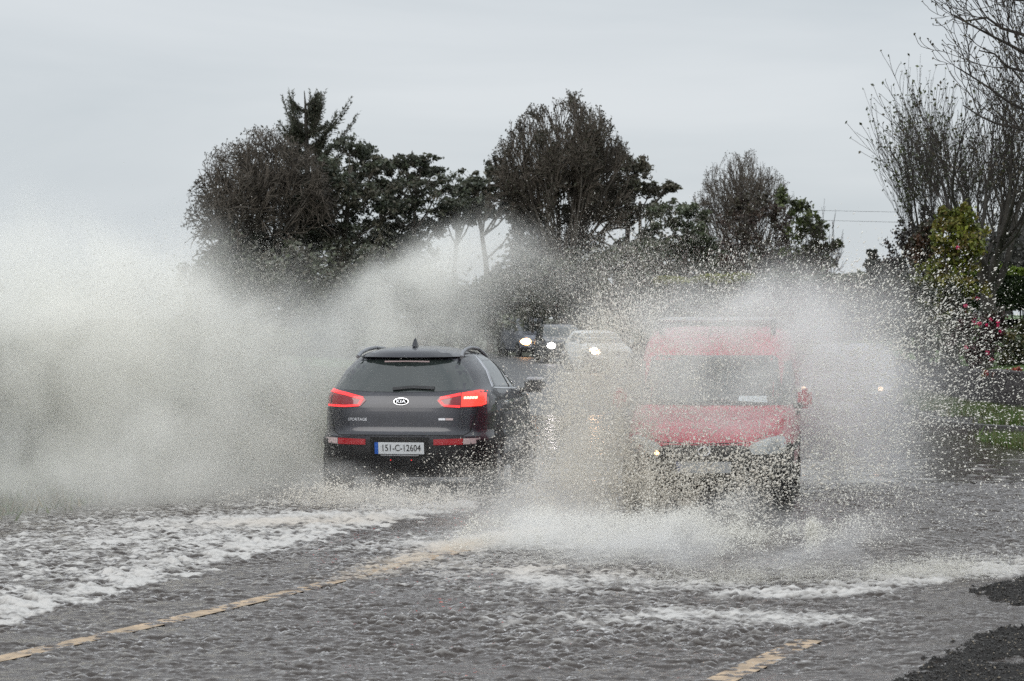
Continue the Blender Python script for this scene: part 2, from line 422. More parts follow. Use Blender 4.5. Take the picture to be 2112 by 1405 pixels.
    c.text('KIA', .050, 0, 1.035, 'rear', M['rail'], parent=b, off=.021, sx=1.3)
    c.text('SPORTAGE', .042, -.46, .845, 'rear', M['rail'], name='model_lettering', off=.006, sx=1.0)
    c.decal('trim_badge', [(.40, .840), (.47, .840), (.47, .862), (.40, .862)], 'rear', M['rail'], off=.007)
    c.decal('trim_badge', [(.474, .840), (.55, .840), (.55, .862), (.474, .862)], 'rear', M['revlamp'], off=.007)
    # seams and bumper
    c.line('tailgate_seam', [(-.80, 1.0), (-.72, .72), (-.66, .685), (.66, .685), (.72, .72), (.80, 1.0)], .010, 'rear', M['seam'], off=.002)
    c.patch('bumper', lambda p: p.y < -1.55 and .255 < p.z < .655, M['plastic'], .010)
    c.patch('bumper', lambda p: p.y > 1.7 and .255 < p.z < .56, M['plastic'], .010)
    for q in (-1, 1):
        rf = c.decal('reflector', [(q * a, z_) for a, z_ in [(.36, .585), (.36, .645), (.66, .655), (.66, .59)]], 'rear', M['reflector'], off=.020)
        c.decal('reversing_lamp', [(q * a, z_) for a, z_ in [(.665, .592), (.665, .655), (.82, .655), (.82, .60)]], 'rear', M['revlamp'], off=.020)
    pr = c.decal('plate_recess', [(-.31, .47), (-.31, .665), (.31, .665), (.31, .47)], 'rear', M['seam'], off=.014)
    pl = c.decal('number_plate', [(-.26, .49), (-.26, .612), (.26, .612), (.26, .49)], 'rear', M['plate'], off=.026)
    c.decal('plate_band', [(-.26, .49), (-.26, .612), (-.222, .612), (-.222, .49)], 'rear', M['plateblue'], off=.029, parent=pl)
    c.text('151-C-12604', .098, .018, .551, 'rear', M['ink'], parent=pl, off=.029, sx=.80)
    c.line('chrome_strip', [(-.20, .476), (.20, .476)], .014, 'rear', M['rail'], off=.022)
    for q in (-.10, .12): c.decal('plate_lamp', ellip(q, .425, .006, .005, 10), 'rear', M['glowred'], off=.016)
    # roof
    for q in (-1, 1):
        pts = []
        for yy, zz, xx in ((-1.62, 1.49, .560), (-1.48, 1.535, .550), (-1.2, 1.566, .538), (-.8, 1.580, .530), (-.3, 1.562, .53), (.03, 1.51, .54), (.15, 1.46, .56)): pts.append((q * xx, yy, zz))
        tube('roof_rail', pts, .021, M['rimdull'], c.root, 8)
    rbox('antenna', (0, -1.28, 1.64), (.055, .19, .10), M['kia'], c.root, .012, taper=.25)
    c.patch('spoiler', lambda p: p.y < -1.66 and 1.49 < p.z < 1.545, M['kia'], .016)
    # mirrors
    for q in (-1, 1):
        mr = rbox('door_mirror', (q * 1.03, .78, 1.13), (.24, .13, .17), M['plastic'], c.root, .045)
        rbox('mirror_cap', (q * 1.035, .80, 1.205), (.21, .12, .035), M['rail'], mr, .015)
        rbox('mirror_arm', (q * .92, .78, 1.075), (.14, .08, .05), M['plastic'], mr, .012)
    for q in (-1, 1): c.decal('headlight', [(q * a, z_) for a, z_ in [(.45, .80), (.85, .84), (.86, .96), (.5, .90)]], 'front', M['lens'], off=.01)
    c.decal('grille', [(-.4, .78), (-.42, .9), (.42, .9), (.4, .78)], 'front', M['plastic'], off=.01)
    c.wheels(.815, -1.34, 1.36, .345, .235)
    return c

def red_van():
    keys = [(.20, -2.02, 1.98, .70, 7, 3.6), (.30, -2.10, 2.09, .79, 7, 3.6), (.42, -2.14, 2.15, .825, 7, 3.6), (.60, -2.15, 2.16, .835, 7, 3.6), (.68, -2.15, 2.13, .84, 7, 3.5),
            (.74, -2.15, 2.06, .842, 7, 3.4), (.80, -2.15, 1.95, .842, 7, 3.4), (.88, -2.15, 1.72, .842, 7, 3.4), (.94, -2.15, 1.45, .84, 7, 3.4), (.985, -2.15, 1.22, .838, 7, 3.4),
            (1.02, -2.15, 1.10, .835, 7, 3.6), (1.25, -2.14, .83, .82, 7, 4.2), (1.48, -2.12, .56, .785, 7, 4.6), (1.60, -2.11, .37, .765, 7, 4.6), (1.70, -2.09, .12, .735, 7, 4.6),
            (1.76, -2.06, -.10, .69, 6, 4.4), (1.80, -1.98, -.35, .58, 6, 4), (1.815, -1.7, -.7, .38, 5, 4)]
    th = R(180 - 8)
    fx, fy = (1452 - CX) * 23.1 / F, 23.1
    ox, oy = fx + 2.16 * math.sin(R(8)), fy + 2.16 * math.cos(R(8))
    c = Car('van', 'red van ploughing towards the camera through spray with roof bars', 'van', (ox, oy, 0), th, keys, M['red'])
    c.decal('windscreen', [(-.70, 1.035), (.70, 1.035), (.715, 1.06), (.645, 1.50), (.60, 1.525), (-.60, 1.525), (-.645, 1.50), (-.715, 1.06)], 'front', M['glass'], off=.004)
    c.decal('windscreen_paper', [(-.27, 1.06), (-.56, 1.06), (-.55, 1.125), (-.28, 1.125)], 'front', M['paper'], off=.010)
    for a in ((-.55, 1.05, .02, 1.09), (.02, 1.05, .55, 1.075)): c.line('wiper', [(a[0], a[1]), (a[2], a[3])], .020, 'front', M['plastic'], off=.025)
    c.patch('front_bumper', lambda p: p.y > 1.30 and .21 < p.z < .60, M['plastic'], .014)
    c.patch('rear_bumper', lambda p: p.y < -1.8 and .21 < p.z < .52, M['plastic'], .014)
    c.decal('grille', [(-.47, .575), (.47, .575), (.42, .675), (.35, .69), (-.35, .69), (-.42, .675)], 'front', M['plastic'], off=.018)
    bd = c.decal('badge', ellip(0, .635, .06, .045), 'front', M['rail'], off=.024)
    c.decal('badge_field', ellip(0, .635, .048, .034), 'front', M['seam'], off=.027, parent=bd)
    for z_ in (.34, .40): c.line('air_intake', [(-.5, z_), (.5, z_)], .035, 'front', M['seam'], off=.018)
    for q in (-1, 1):
        hp = [(q * a, b) for a, b in [(.34, .585), (.38, .645), (.47, .71), (.60, .755), (.69, .765), (.745, .75), (.765, .69), (.77, .60), (.75, .585)]]
        lamp = c.decal('headlight', hp, 'front', M['lens'], off=.012, h=.05)
        c.decal('lamp_bowl', ellip(q * .655, .665, .060, .060), 'front', M['reflbowl'], off=.016, parent=lamp)
        c.decal('fog_lamp', ellip(q * .60, .37, .06, .05), 'front', M['reflbowl'], off=.020)
        if q > 0: c.decal('indicator_glow', ellip(.455, .612, .022, .020, 14), 'front', M['amber'], off=.020, parent=lamp)
        # driver's left is the right of the picture
    pl = c.decal('number_plate', [(-.26, .43), (.26, .43), (.26, .535), (-.26, .535)], 'front', M['plate'], off=.030)
    c.decal('plate_band', [(.26, .43), (.215, .43), (.215, .535), (.26, .535)], 'front', M['plateblue'], off=.033, parent=pl)
    c.line('bonnet_seam', [(-.62, .80), (-.45, .715), (0, .70), (.45, .715), (.62, .80)], .010, 'front', M['seam'], off=.002)
    for sd_ in ('right', 'left'):
        c.decal('side_window', [(.00, 1.03), (.02, 1.48), (.33, 1.46), (.86, 1.05), (.84, 1.03)], sd_, M['sideglass'], off=.004)
        c.line('door_seam', [(-.06, .35), (-.06, 1.55)], .012, sd_, M['seam'], off=.002)
        c.line('door_seam', [(.93, .4), (.95, 1.0)], .012, sd_, M['seam'], off=.002)
        c.line('rubbing_strip', [(-1.9, .62), (1.2, .62)], .075, sd_, M['plastic'], off=.014)
        c.line('door_handle', [(.05, .93), (.22, .93)], .035, sd_, M['plastic'], off=.03)
    for q in (-1, 1):
        c.decal('rear_window', [(q * .08, 1.05), (q * .62, 1.05), (q * .60, 1.45), (q * .08, 1.45)], 'rear', M['glass'], off=.004)
        c.decal('tail_lamp', [(q * .70, .70), (q * .80, .70), (q * .79, 1.0), (q * .70, 1.0)], 'rear', M['lampred'], off=.01)
        mr = rbox('door_mirror', (q * .93, .86, 1.10), (.14, .10, .20), M['red'], c.root, .04)
        rbox('mirror_arm', (q * .86, .86, 1.03), (.10, .06, .06), M['plastic'], mr, .01)
    # roof bars
    for yy, zz in ((-.10, 1.885), (-.95, 1.90), (-1.75, 1.90)):
        tube('roof_bar', [(-.60, yy, zz), (.60, yy, zz)], .017, M['rimdull'], c.root, 8)
        for q in (-1, 1): rbox('bar_foot', (q * .585, yy, zz - .075), (.05, .07, .16), M['plastic'], c.root, .012)
    tube('antenna', [(.06, .20, 1.62), (.06, -.02, 1.80), (.06, -.30, 2.0)], .006, M['plastic'], c.root, 6)
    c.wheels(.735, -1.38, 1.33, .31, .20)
    return c

def far_car(name, label, cat, px, d, hdg, keys, paint, lamps, belt, roof_z, ws, group=None):
    """ws = (base z, top z, base half width, top half width); hdg = heading of the car in degrees, 180 faces the camera"""
    L = max(k[2] for k in keys)
    fx, fy = (px - CX) * d / F, d
    h = R(hdg); ox, oy = fx + L * math.sin(h), fy - L * math.cos(h)
    c = Car(name, label, cat, (ox, oy, 0), h, keys, paint, group)
    c.decal('windscreen', [(-ws[2], ws[0]), (ws[2], ws[0]), (ws[3], ws[1]), (-ws[3], ws[1])], 'front', M['glass'], off=.004)
    yb = lerp_keys(keys, ws[0])[1]; yt = lerp_keys(keys, ws[1])[1]; yr = keys[-2][1]
    for sd_ in ('right', 'left'):
        c.decal('side_window', [(.08, ws[0] + .02), (.05, ws[1]), (yt - .12, ws[1]), (yb - .22, ws[0] + .02)], sd_, M['glass'], off=.004)
        c.decal('side_window', [(-1.1, ws[0] + .05), (-.95, ws[1]), (-.05, ws[1]), (-.02, ws[0] + .02)], sd_, M['glass'], off=.004)
        c.line('door_seam', [(.03, .4), (.03, ws[0])], .014, sd_, M['seam'], off=.002)
    c.patch('front_bumper', lambda p: p.y > L - .75 and p.z < .50 and p.z > keys[0][0], M['plastic'], .012)
    c.decal('grille', [(-.42, .56), (.42, .56), (.45, .74), (-.45, .74)], 'front', M['plastic'], off=.014)
    pl = c.decal('number_plate', [(-.26, .42), (.26, .42), (.26, .53), (-.26, .53)], 'front', M['plate'], off=.024)
    hw = lerp_keys(keys, .72)[2]
    for q, mm, sz in lamps:
        lamp = c.decal('headlight', [(q * (hw - .42), .66), (q * (hw - .08), .70), (q * (hw - .08), .84), (q * (hw - .36), .79)], 'front', M['lens'], off=.012)
        if mm: c.decal('lamp_glow', ellip(q * (hw - .24), .745, sz, sz * .85, 18), 'front', M[mm], off=.02, parent=lamp)
    for q in (-1, 1):
        mr = rbox('door_mirror', (q * (hw + .10), yb - .25, ws[0] + .06), (.19, .10, .15), paint, c.root, .04)
        rbox('mirror_arm', (q * (hw - .01), yb - .25, ws[0]), (.12, .06, .05), M['plastic'], mr, .01)
        c.decal('tail_lamp', [(q * (hw - .28), .8), (q * (hw - .06), .8), (q * (hw - .06), .98), (q * (hw - .28), .98)], 'rear', M['lampred'], off=.012)
    c.decal('rear_window', [(-.5, ws[0] + .06), (.5, ws[0] + .06), (.45, ws[1] - .04), (-.45, ws[1] - .04)], 'rear', M['glass'], off=.004)
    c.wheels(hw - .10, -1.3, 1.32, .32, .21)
    return c
HATCH = [(.20, -1.98, 1.98, .72, 6, 4), (.32, -2.06, 2.06, .82, 6, 4), (.50, -2.10, 2.10, .86, 6, 4), (.68, -2.10, 2.08, .87, 6, 4), (.80, -2.08, 1.98, .865, 6, 3.8), (.90, -2.05, 1.55, .86, 6, 3.8),
         (.96, -2.02, 1.15, .85, 6, 3.8), (1.0, -2.0, 1.02, .84, 6, 4), (1.2, -1.88, .62, .76, 6, 4), (1.36, -1.75, .22, .67, 5, 4), (1.43, -1.6, -.15, .58, 5, 4), (1.46, -1.3, -.5, .4, 4, 4)]
SUV = [(.24, -2.05, 2.05, .78, 6, 4.5), (.36, -2.15, 2.16, .88, 6, 4.5), (.55, -2.2, 2.2, .91, 6, 4.5), (.80, -2.2, 2.18, .92, 6, 4.5), (.93, -2.18, 2.05, .915, 6, 4.2), (1.02, -2.16, 1.5, .90, 6, 4.2),
       (1.07, -2.14, 1.1, .89, 6, 4.2), (1.12, -2.12, .95, .87, 6, 4.2), (1.36, -2.0, .58, .79, 6, 4.5), (1.54, -1.9, .25, .71, 5, 4.5), (1.62, -1.75, -.1, .62, 5, 4), (1.65, -1.4, -.5, .42, 4, 4)]
TALL = [(.24, -2.25, 2.2, .80, 7, 5), (.36, -2.35, 2.32, .90, 7, 5), (.60, -2.4, 2.36, .93, 7, 5), (.90, -2.4, 2.33, .94, 7, 5), (1.05, -2.4, 2.2, .93, 7, 5), (1.12, -2.4, 1.7, .92, 7, 5),
        (1.18, -2.39, 1.3, .91, 7, 5), (1.24, -2.38, 1.15, .90, 7, 5), (1.55, -2.3, .82, .83, 7, 5), (1.78, -2.25, .5, .75, 6, 5), (1.86, -2.1, .2, .66, 6, 5), (1.90, -1.8, -.3, .45, 5, 5)]
kia = grey_suv()
van = red_van()
far_car('car', 'grey car with small lit headlamps close behind the red van, veiled by spray', 'car', 1735, 39.5, 180 - 11, HATCH, M['blue'], ((-1, 'dimhead', .04), (1, 'dimhead', .04)), 0, 0, (1.01, 1.36, .66, .56))
far_car('car', 'white car coming round the bend with one warm headlamp lit', 'car', 1268, 84, 180 + 13, HATCH, M['white'], ((1, 'warmhead', .14), (-1, None, 0)), 0, 0, (1.01, 1.36, .66, .56))
far_car('suv', 'dark SUV with a blazing white headlamp between the white car and the last vehicle', 'car', 1172, 100, 180 + 7, SUV, M['dark'], ((1, 'head', .14), (-1, None, 0)), 0, 0, (1.12, 1.52, .72, .60))
far_car('people_carrier', 'tall blue-grey vehicle with amber headlamp at the far end of the queue', 'car', 1116, 117, 180 + 15, TALL, M['bluelight'], ((1, 'amber', .19), (-1, None, 0)), 0, 0, (1.24, 1.76, .74, .64))
# ================================================================ GROUND, ROAD, WATER
CL = [(-9.0, .5), (-6.2, 6), (-4.5, 9.7), (-2.82, 13.4), (-1.24, 17.4), (.7, 23), (2.3, 30), (3.7, 40), (4.4, 52), (4.0, 66), (1.4, 86), (-.6, 100), (-3.6, 117), (-9, 140), (-20, 175), (-45, 230)]
def catmull(pts, n=10):
    out = []
    for i in range(len(pts) - 1):
        p0 = np.array(pts[max(i - 1, 0)]); p1 = np.array(pts[i]); p2 = np.array(pts[i + 1]); p3 = np.array(pts[min(i + 2, len(pts) - 1)])
        for k in range(n):
            t = k / n
            out.append(.5 * ((2 * p1) + (-p0 + p2) * t + (2 * p0 - 5 * p1 + 4 * p2 - p3) * t * t + (-p0 + 3 * p1 - 3 * p2 + p3) * t ** 3))
    out.append(np.array(pts[-1], float)); return np.array(out)
SP = catmull(CL)
TN = np.gradient(SP, axis=0); TN /= np.linalg.norm(TN, axis=1)[:, None]
NR = np.stack([TN[:, 1], -TN[:, 0]], 1)          # to the right of the road's run
def off(o, d0=None, d1=None):
    q = SP + NR * np.asarray(o).reshape(-1, 1) if np.ndim(o) else SP + NR * o
    return q
def strip(name, offs, zs, m, kind=None, i0=0, i1=None):
    i1 = i1 or len(SP); vs = []; fs = []; k = len(offs)
    for i in range(i0, i1):
        for o, z in zip(offs, zs): vs.append((SP[i][0] + NR[i][0] * o, SP[i][1] + NR[i][1] * o, z))
    for i in range(i1 - i0 - 1):
        for j in range(k - 1): fs.append((i * k + j, i * k + j + 1, (i + 1) * k + j + 1, (i + 1) * k + j))
    o = mk(name, vs, fs, m, None, True, 40)
    if kind: o['kind'] = kind
    return o
def at_d(d): return int(np.argmin(np.abs(SP[:, 1] - d)))
def off_at(o, d):
    i = at_d(d); return SP[i] + NR[i] * o
ground = mk('ground', [(-2500, -60, -.06), (2500, -60, -.06), (2500, 4000, -.06), (-2500, 4000, -.06)], [(0, 1, 2, 3)], M['soil']); tag(ground, kind='structure')
strip('road', [-5.3, -2, 0, 2, 4.7], [0, 0, 0, 0, 0], M['asphalt'], 'structure')
strip('centre_line', [-.075, .075], [.0258, .0258], M['marking'], 'structure', 0, at_d(60))
# broken edge line on the right
e0 = np.array(GP(1670, 1330)); t0 = np.array([.385, .923]); n0 = np.array([.923, -.385])
for k in (0, -4.2):
    a = e0 + t0 * k; b = a - t0 * 2.0; q = n0 * .082
    o = mk('edge_line', [(*(b - q), .0262), (*(b + q), .0262), (*(a + q), .0262), (*(a - q), .0262)], [(0, 1, 2, 3)], M['marking']); o['kind'] = 'structure'

rng = np.random.default_rng(7)
def spec(nx, ny, dx, l0, l1, seed, ax=1.0, ay=1.0):
    """band of random waves between two wavelengths, unit variance, on an nx by ny grid"""
    g = np.random.default_rng(seed).standard_normal((ny, nx)).astype(np.float32)
    fx = np.fft.fftfreq(nx, dx)[None, :] * ax; fy = np.fft.fftfreq(ny, dx)[:, None] * ay
    k = np.sqrt(fx * fx + fy * fy); H = np.exp(-(k * l1 * .5) ** 2 * .0) * (1 / (1 + (k * l0) ** 4)) * (1 - np.exp(-(k * l1) ** 2))
    f = np.fft.ifft2(np.fft.fft2(g) * H).real
    return ((f - f.mean()) / f.std()).astype(np.float32)
def sstep(a, b, x): t = np.clip((x - a) / (b - a), 0, 1); return t * t * (3 - 2 * t)
def seg_field(X, Y, pts):
    """distance to a polyline, signed position across it (positive = nearer the camera side), and run along it"""
    best = np.full(X.shape, 1e9, np.float32); sd_ = np.zeros_like(best); run = np.zeros_like(best); acc = 0
    for a, b in zip(pts, pts[1:]):
        a = np.array(a); b = np.array(b); v = b - a; L = np.hypot(*v); v = v / L
        t = np.clip((X - a[0]) * v[0] + (Y - a[1]) * v[1], 0, L)
        dx = X - a[0] - v[0] * t; dy = Y - a[1] - v[1] * t; d = np.hypot(dx, dy)
        s_ = np.sign((X - a[0]) * v[1] - (Y - a[1]) * v[0])
        mk_ = d < best; best[mk_] = d[mk_]; sd_[mk_] = s_[mk_]; run[mk_] = (acc + t)[mk_]; acc += L
    return best, sd_, run
WZ = .022
def blob(X, Y, px, py, rx, ry, amp=1.0, rot=0.0):
    """soft patch on the water at a spot of the road; rx, ry in metres"""
    x0, y0 = GP(px, py); c, s = math.cos(rot), math.sin(rot)
    u = ((X - x0) * c + (Y - y0) * s) / rx; v = (-(X - x0) * s + (Y - y0) * c) / ry
    return amp * np.exp(-(u * u + v * v))
def poly_inside(X, Y, poly, soft, n):
    ins = np.zeros(X.shape, bool); j = len(poly) - 1
    for i in range(len(poly)):
        xi, yi = poly[i]; xj, yj = poly[j]
        c = ((yi > Y) != (yj > Y)) & (X < (xj - xi) * (Y - yi) / (yj - yi + 1e-12) + xi)
        ins ^= c; j = i
    d, _, _ = seg_field(X, Y, poly + [poly[0]])
    sdv = np.where(ins, d, -d) + n
    return sstep(-soft, soft, sdv)
isl = [[GP(*p) for p in ((1800, 1470), (1850, 1425), (1895, 1398), (1955, 1368), (1990, 1338), (2050, 1312), (2120, 1300), (2250, 1285), (2300, 1470))],
       [GP(*p) for p in ((2015, 1228), (2060, 1212), (2130, 1200), (2240, 1190), (2240, 1262), (2112, 1258), (2060, 1247))]]
hole = [GP(*p) for p in ((2010, 1376), (2050, 1366), (2130, 1362), (2200, 1372), (2130, 1382), (2050, 1384))]

def water_sheet(name, x0, x1, y0, y1, dx, near):
    nx = int((x1 - x0) / dx) + 1; ny = int((y1 - y0) / dx) + 1
    xs = x0 + np.arange(nx) * dx; ys = y0 + np.arange(ny) * dx
    X, Y = np.meshgrid(xs, ys); X = X.astype(np.float32); Y = Y.astype(np.float32)
    if near:
        chop = spec(nx, ny, dx, .085, .45, 1, 1.35, .9); fine = spec(nx, ny, dx, .03, .10, 2, 1.4, .9); big = spec(nx, ny, dx, .3, 1.2, 3)
        lum = spec(nx, ny, dx, .07, .5, 4, 2.4, .8); lum2 = spec(nx, ny, dx, .03, .12, 5, 2.2, .8); st = spec(nx, ny, dx, .04, .6, 6, 5.0, .6); lace = 1 - np.minimum(np.abs(spec(nx, ny, dx, .05, .35, 9, 2.0, .8)) * 1.6, 1); patch = spec(nx, ny, dx, .5, 2.5, 8)
        crest = np.maximum(chop + .5 * fine, 0)
        # ---- foam cover
        foam = np.zeros_like(X)
        lower = [GP(*p) for p in ((-260, 1345), (0, 1290), (110, 1262), (200, 1236), (360, 1190), (560, 1140), (700, 1104), (860, 1072), (960, 1052))]
        d, sg, run = seg_field(X, Y, lower)
        d = d * sg + .10 * lum * .6 + .12 * big               # positive = camera side of the front
        front = np.exp(-((d + .12) / .16) ** 2)
        behind = sstep(.05, -.12, d)
        wl = [GP(*p) for p in ((-260, 1190), (0, 1150), (200, 1110), (450, 1072), (700, 1040), (900, 1020))]
        d2, sg2, _ = seg_field(X, Y, wl)
        d2 = d2 * sg2 + .15 * lum
        band = behind * sstep(-1.3, .2, d2)
        foam = np.maximum(foam, front * 1.30)
        foam = np.maximum(foam, band * (.55 + .11 * big + .12 * st))
        foam = np.maximum(foam, behind * sstep(-3.0, -.6, d2) * (.40 + .12 * st))
        foam += blob(X, Y, 590, 1078, 1.7, .6, .70, .35) * behind
        foam += blob(X, Y, 300, 1120, 1.8, .5, .30, .3) * behind
        cl = [GP(*p) for p in ((560, 1242), (700, 1203), (820, 1168), (930, 1140), (1080, 1105), (1200, 1085))]
        d3, sg3, run3 = seg_field(X, Y, cl)
        foam = np.maximum(foam, np.exp(-((d3 + .05 * lum) / .20) ** 2) * sstep(.2, 2.2, run3) * .66)
        foam += blob(X, Y, 880, 1130, 1.4, .8, .48, .3) + blob(X, Y, 1110, 1190, 1.2, .7, .60) + blob(X, Y, 1000, 1165, 1.1, .6, .40)
        foam += blob(X, Y, 1320, 1215, 1.3, .65, .62) + blob(X, Y, 1480, 1275, 1.1, .50, .55) + blob(X, Y, 1250, 1290, 1.1, .6, .42) + blob(X, Y, 1600, 1290, .8, .3, .40) + blob(X, Y, 1330, 1340, 1.2, .4, .22) + blob(X, Y, 950, 1235, 1.3, .6, .16)
        foam += blob(X, Y, 1180, 1120, 1.3, 1.1, .75)
        rw = [GP(*p) for p in ((1180, 1222), (1330, 1236), (1480, 1243), (1600, 1242), (1740, 1240), (1880, 1218), (2000, 1200), (2140, 1182), (2300, 1160))]
        d4, sg4, run4 = seg_field(X, Y, rw)
        d4 = d4 * sg4 + .07 * lum + .06 * big
        foam = np.maximum(foam, np.exp(-((d4 + .14) / .22) ** 2) * sstep(.3, 1.6, run4) * .95)
        foam = np.maximum(foam, sstep(.04, -.1, d4) * np.exp(-np.clip(-d4 - .2, 0, 9) / .8) * sstep(.6, 1.8, run4) * .72)
        foam = foam * (1 + .18 * patch)
        thr = foam + .13 * lum + .06 * lum2 + .17 * st + .08 * (crest - .4) + .18 * (lace - .45)
        fm = sstep(.30, 1.12, thr) ** 1.15 * sstep(.05, .18, foam)
        fleck = sstep(1.25, 2.3, chop + .6 * fine) * sstep(-.9, .9, patch + 2.6 * (foam - .04)) * .28
        fm = np.maximum(fm, fleck)
        agit = np.clip(.62 + .22 * patch + 1.3 * foam + blob(X, Y, 1200, 1320, 2.2, 1.3, .5), .3, 1.7)
        calm = sstep(1.5, 3.2, X - (Y - 14) * .30) * sstep(21, 17, Y)
        agit *= 1 - .55 * calm
        Z = WZ + .0053 * agit * (1 - .55 * fm) * (chop + .5 * crest) + .0017 * fine * agit + .003 * big
        Z += fm * (.003 + .0014 * lum + .0005 * lum2)
        Z += front * fm * (.020 + .006 * lum + .0015 * lum2).clip(0) * (.7 + .3 * big).clip(.2, 1.3)
        Z += np.exp(-((d4 + .14) / .2) ** 2) * sstep(.3, 1.6, run4) * fm * (.018 + .007 * lum + .002 * lum2).clip(0)
        Z += np.clip(blob(X, Y, 610, 1080, 1.2, .35, 1, .35) + blob(X, Y, 900, 1130, 1.0, .3, .6, .3), 0, 1) * fm * (.024 + .010 * lum + .002 * lum2).clip(0)
        tanm = np.clip(blob(X, Y, 660, 1085, 1.2, .4, .4, .3) + np.exp(-(d3 / .25) ** 2) * sstep(0, 1.5, run3) * .9 + blob(X, Y, 1250, 1180, 1.8, .6, .35), 0, 1)
    else:
        chop = spec(nx, ny, dx, .2, .9, 11, .8, 1.3); big = spec(nx, ny, dx, .8, 4, 13)
        dist = np.exp(-((X - 2.2) / 3.5) ** 2 - ((Y - 29) / 5.0) ** 2)
        Z = WZ + .0055 * chop * (.14 + .9 * dist) * sstep(75, 40, Y).clip(.25, 1) + .002 * big
        fm = sstep(.6, 1.2, dist * 1.1 + .25 * chop + .2 * big) * .6
        tanm = np.zeros_like(Z)
    V = np.stack([X, Y, Z], -1).reshape(-1, 3)
    ii = np.arange(nx * ny).reshape(ny, nx)
    Fq = np.stack([ii[:-1, :-1], ii[:-1, 1:], ii[1:, 1:], ii[1:, :-1]], -1).reshape(-1, 4)
    o = mknp(name, V, Fq, M['water'], None, True, 4)
    for nm, arr in (('foam', fm), ('mud', tanm)):
        a = o.data.attributes.new(nm, 'FLOAT', 'POINT'); a.data.foreach_set('value', np.ascontiguousarray(arr, np.float32).ravel())
    o['kind'] = 'structure'
    return o, X, Y, Z, fm

def water_mat():
    m = bpy.data.materials.new('flood_water'); m.use_nodes = True; t = m.node_tree; t.nodes.clear(); N = t.nodes.new; L = t.links.new
    out = N('ShaderNodeOutputMaterial')
    co = N('ShaderNodeTexCoord'); n = N('ShaderNodeTexNoise'); n.inputs['Scale'].default_value = 30; n.inputs['Detail'].default_value = 5; L(co.outputs['Object'], n.inputs['Vector'])
    bp = N('ShaderNodeBump'); bp.inputs['Strength'].default_value = .45; bp.inputs['Distance'].default_value = .014; L(n.outputs[0], bp.inputs['Height'])
    tr = N('ShaderNodeBsdfTransparent'); tr.inputs[0].default_value = (.66, .60, .55, 1)
    df = N('ShaderNodeBsdfDiffuse'); df.inputs[0].default_value = (.055, .044, .038, 1); L(bp.outputs[0], df.inputs['Normal'])
    mx = N('ShaderNodeMixShader'); mx.inputs[0].default_value = .55; L(tr.outputs[0], mx.inputs[1]); L(df.outputs[0], mx.inputs[2])
    gl = N('ShaderNodeBsdfGlossy'); gl.inputs['Roughness'].default_value = .03; gl.inputs[0].default_value = (1, .97, .955, 1); L(bp.outputs[0], gl.inputs['Normal'])
    fr = N('ShaderNodeFresnel'); fr.inputs[0].default_value = 1.33; L(bp.outputs[0], fr.inputs['Normal'])
    fc = N('ShaderNodeMath'); fc.operation = 'MULTIPLY'; fc.inputs[1].default_value = .88; L(fr.outputs[0], fc.inputs[0])
    m2 = N('ShaderNodeMixShader'); L(fc.outputs[0], m2.inputs[0]); L(mx.outputs[0], m2.inputs[1]); L(gl.outputs[0], m2.inputs[2])
    fo = N('ShaderNodeBsdfPrincipled'); fo.inputs['Roughness'].default_value = .55
    b2 = N('ShaderNodeBump'); b2.inputs['Strength'].default_value = .5; b2.inputs['Distance'].default_value = .010
    n2 = N('ShaderNodeTexNoise'); n2.inputs['Scale'].default_value = 45; n2.inputs['Detail'].default_value = 4; L(co.outputs['Object'], n2.inputs['Vector']); L(n2.outputs[0], b2.inputs['Height']); L(b2.outputs[0], fo.inputs['Normal'])
    am = N('ShaderNodeAttribute'); am.attribute_name = 'mud'
    mc = N('ShaderNodeMix'); mc.data_type = 'RGBA'; mc.inputs['A'].default_value = (.47, .455, .435, 1); mc.inputs['B'].default_value = (.44, .37, .29, 1); L(am.outputs['Fac'], mc.inputs['Factor']); L(mc.outputs['Result'], fo.inputs['Base Color'])
    af = N('ShaderNodeAttribute'); af.attribute_name = 'foam'
    m3 = N('ShaderNodeMixShader'); L(af.outputs['Fac'], m3.inputs[0]); L(m2.outputs[0], m3.inputs[1]); L(fo.outputs[0], m3.inputs[2])
    L(m3.outputs[0], out.inputs['Surface'])
    return m
M['water'] = water_mat()
wn_, WX, WY, WZZ, WF = water_sheet('flood_water', -5.6, 6.0, 10.6, 27.6, .015, True)
water_sheet('flood_water', -12, 16, 27.6, 47, .06, False)

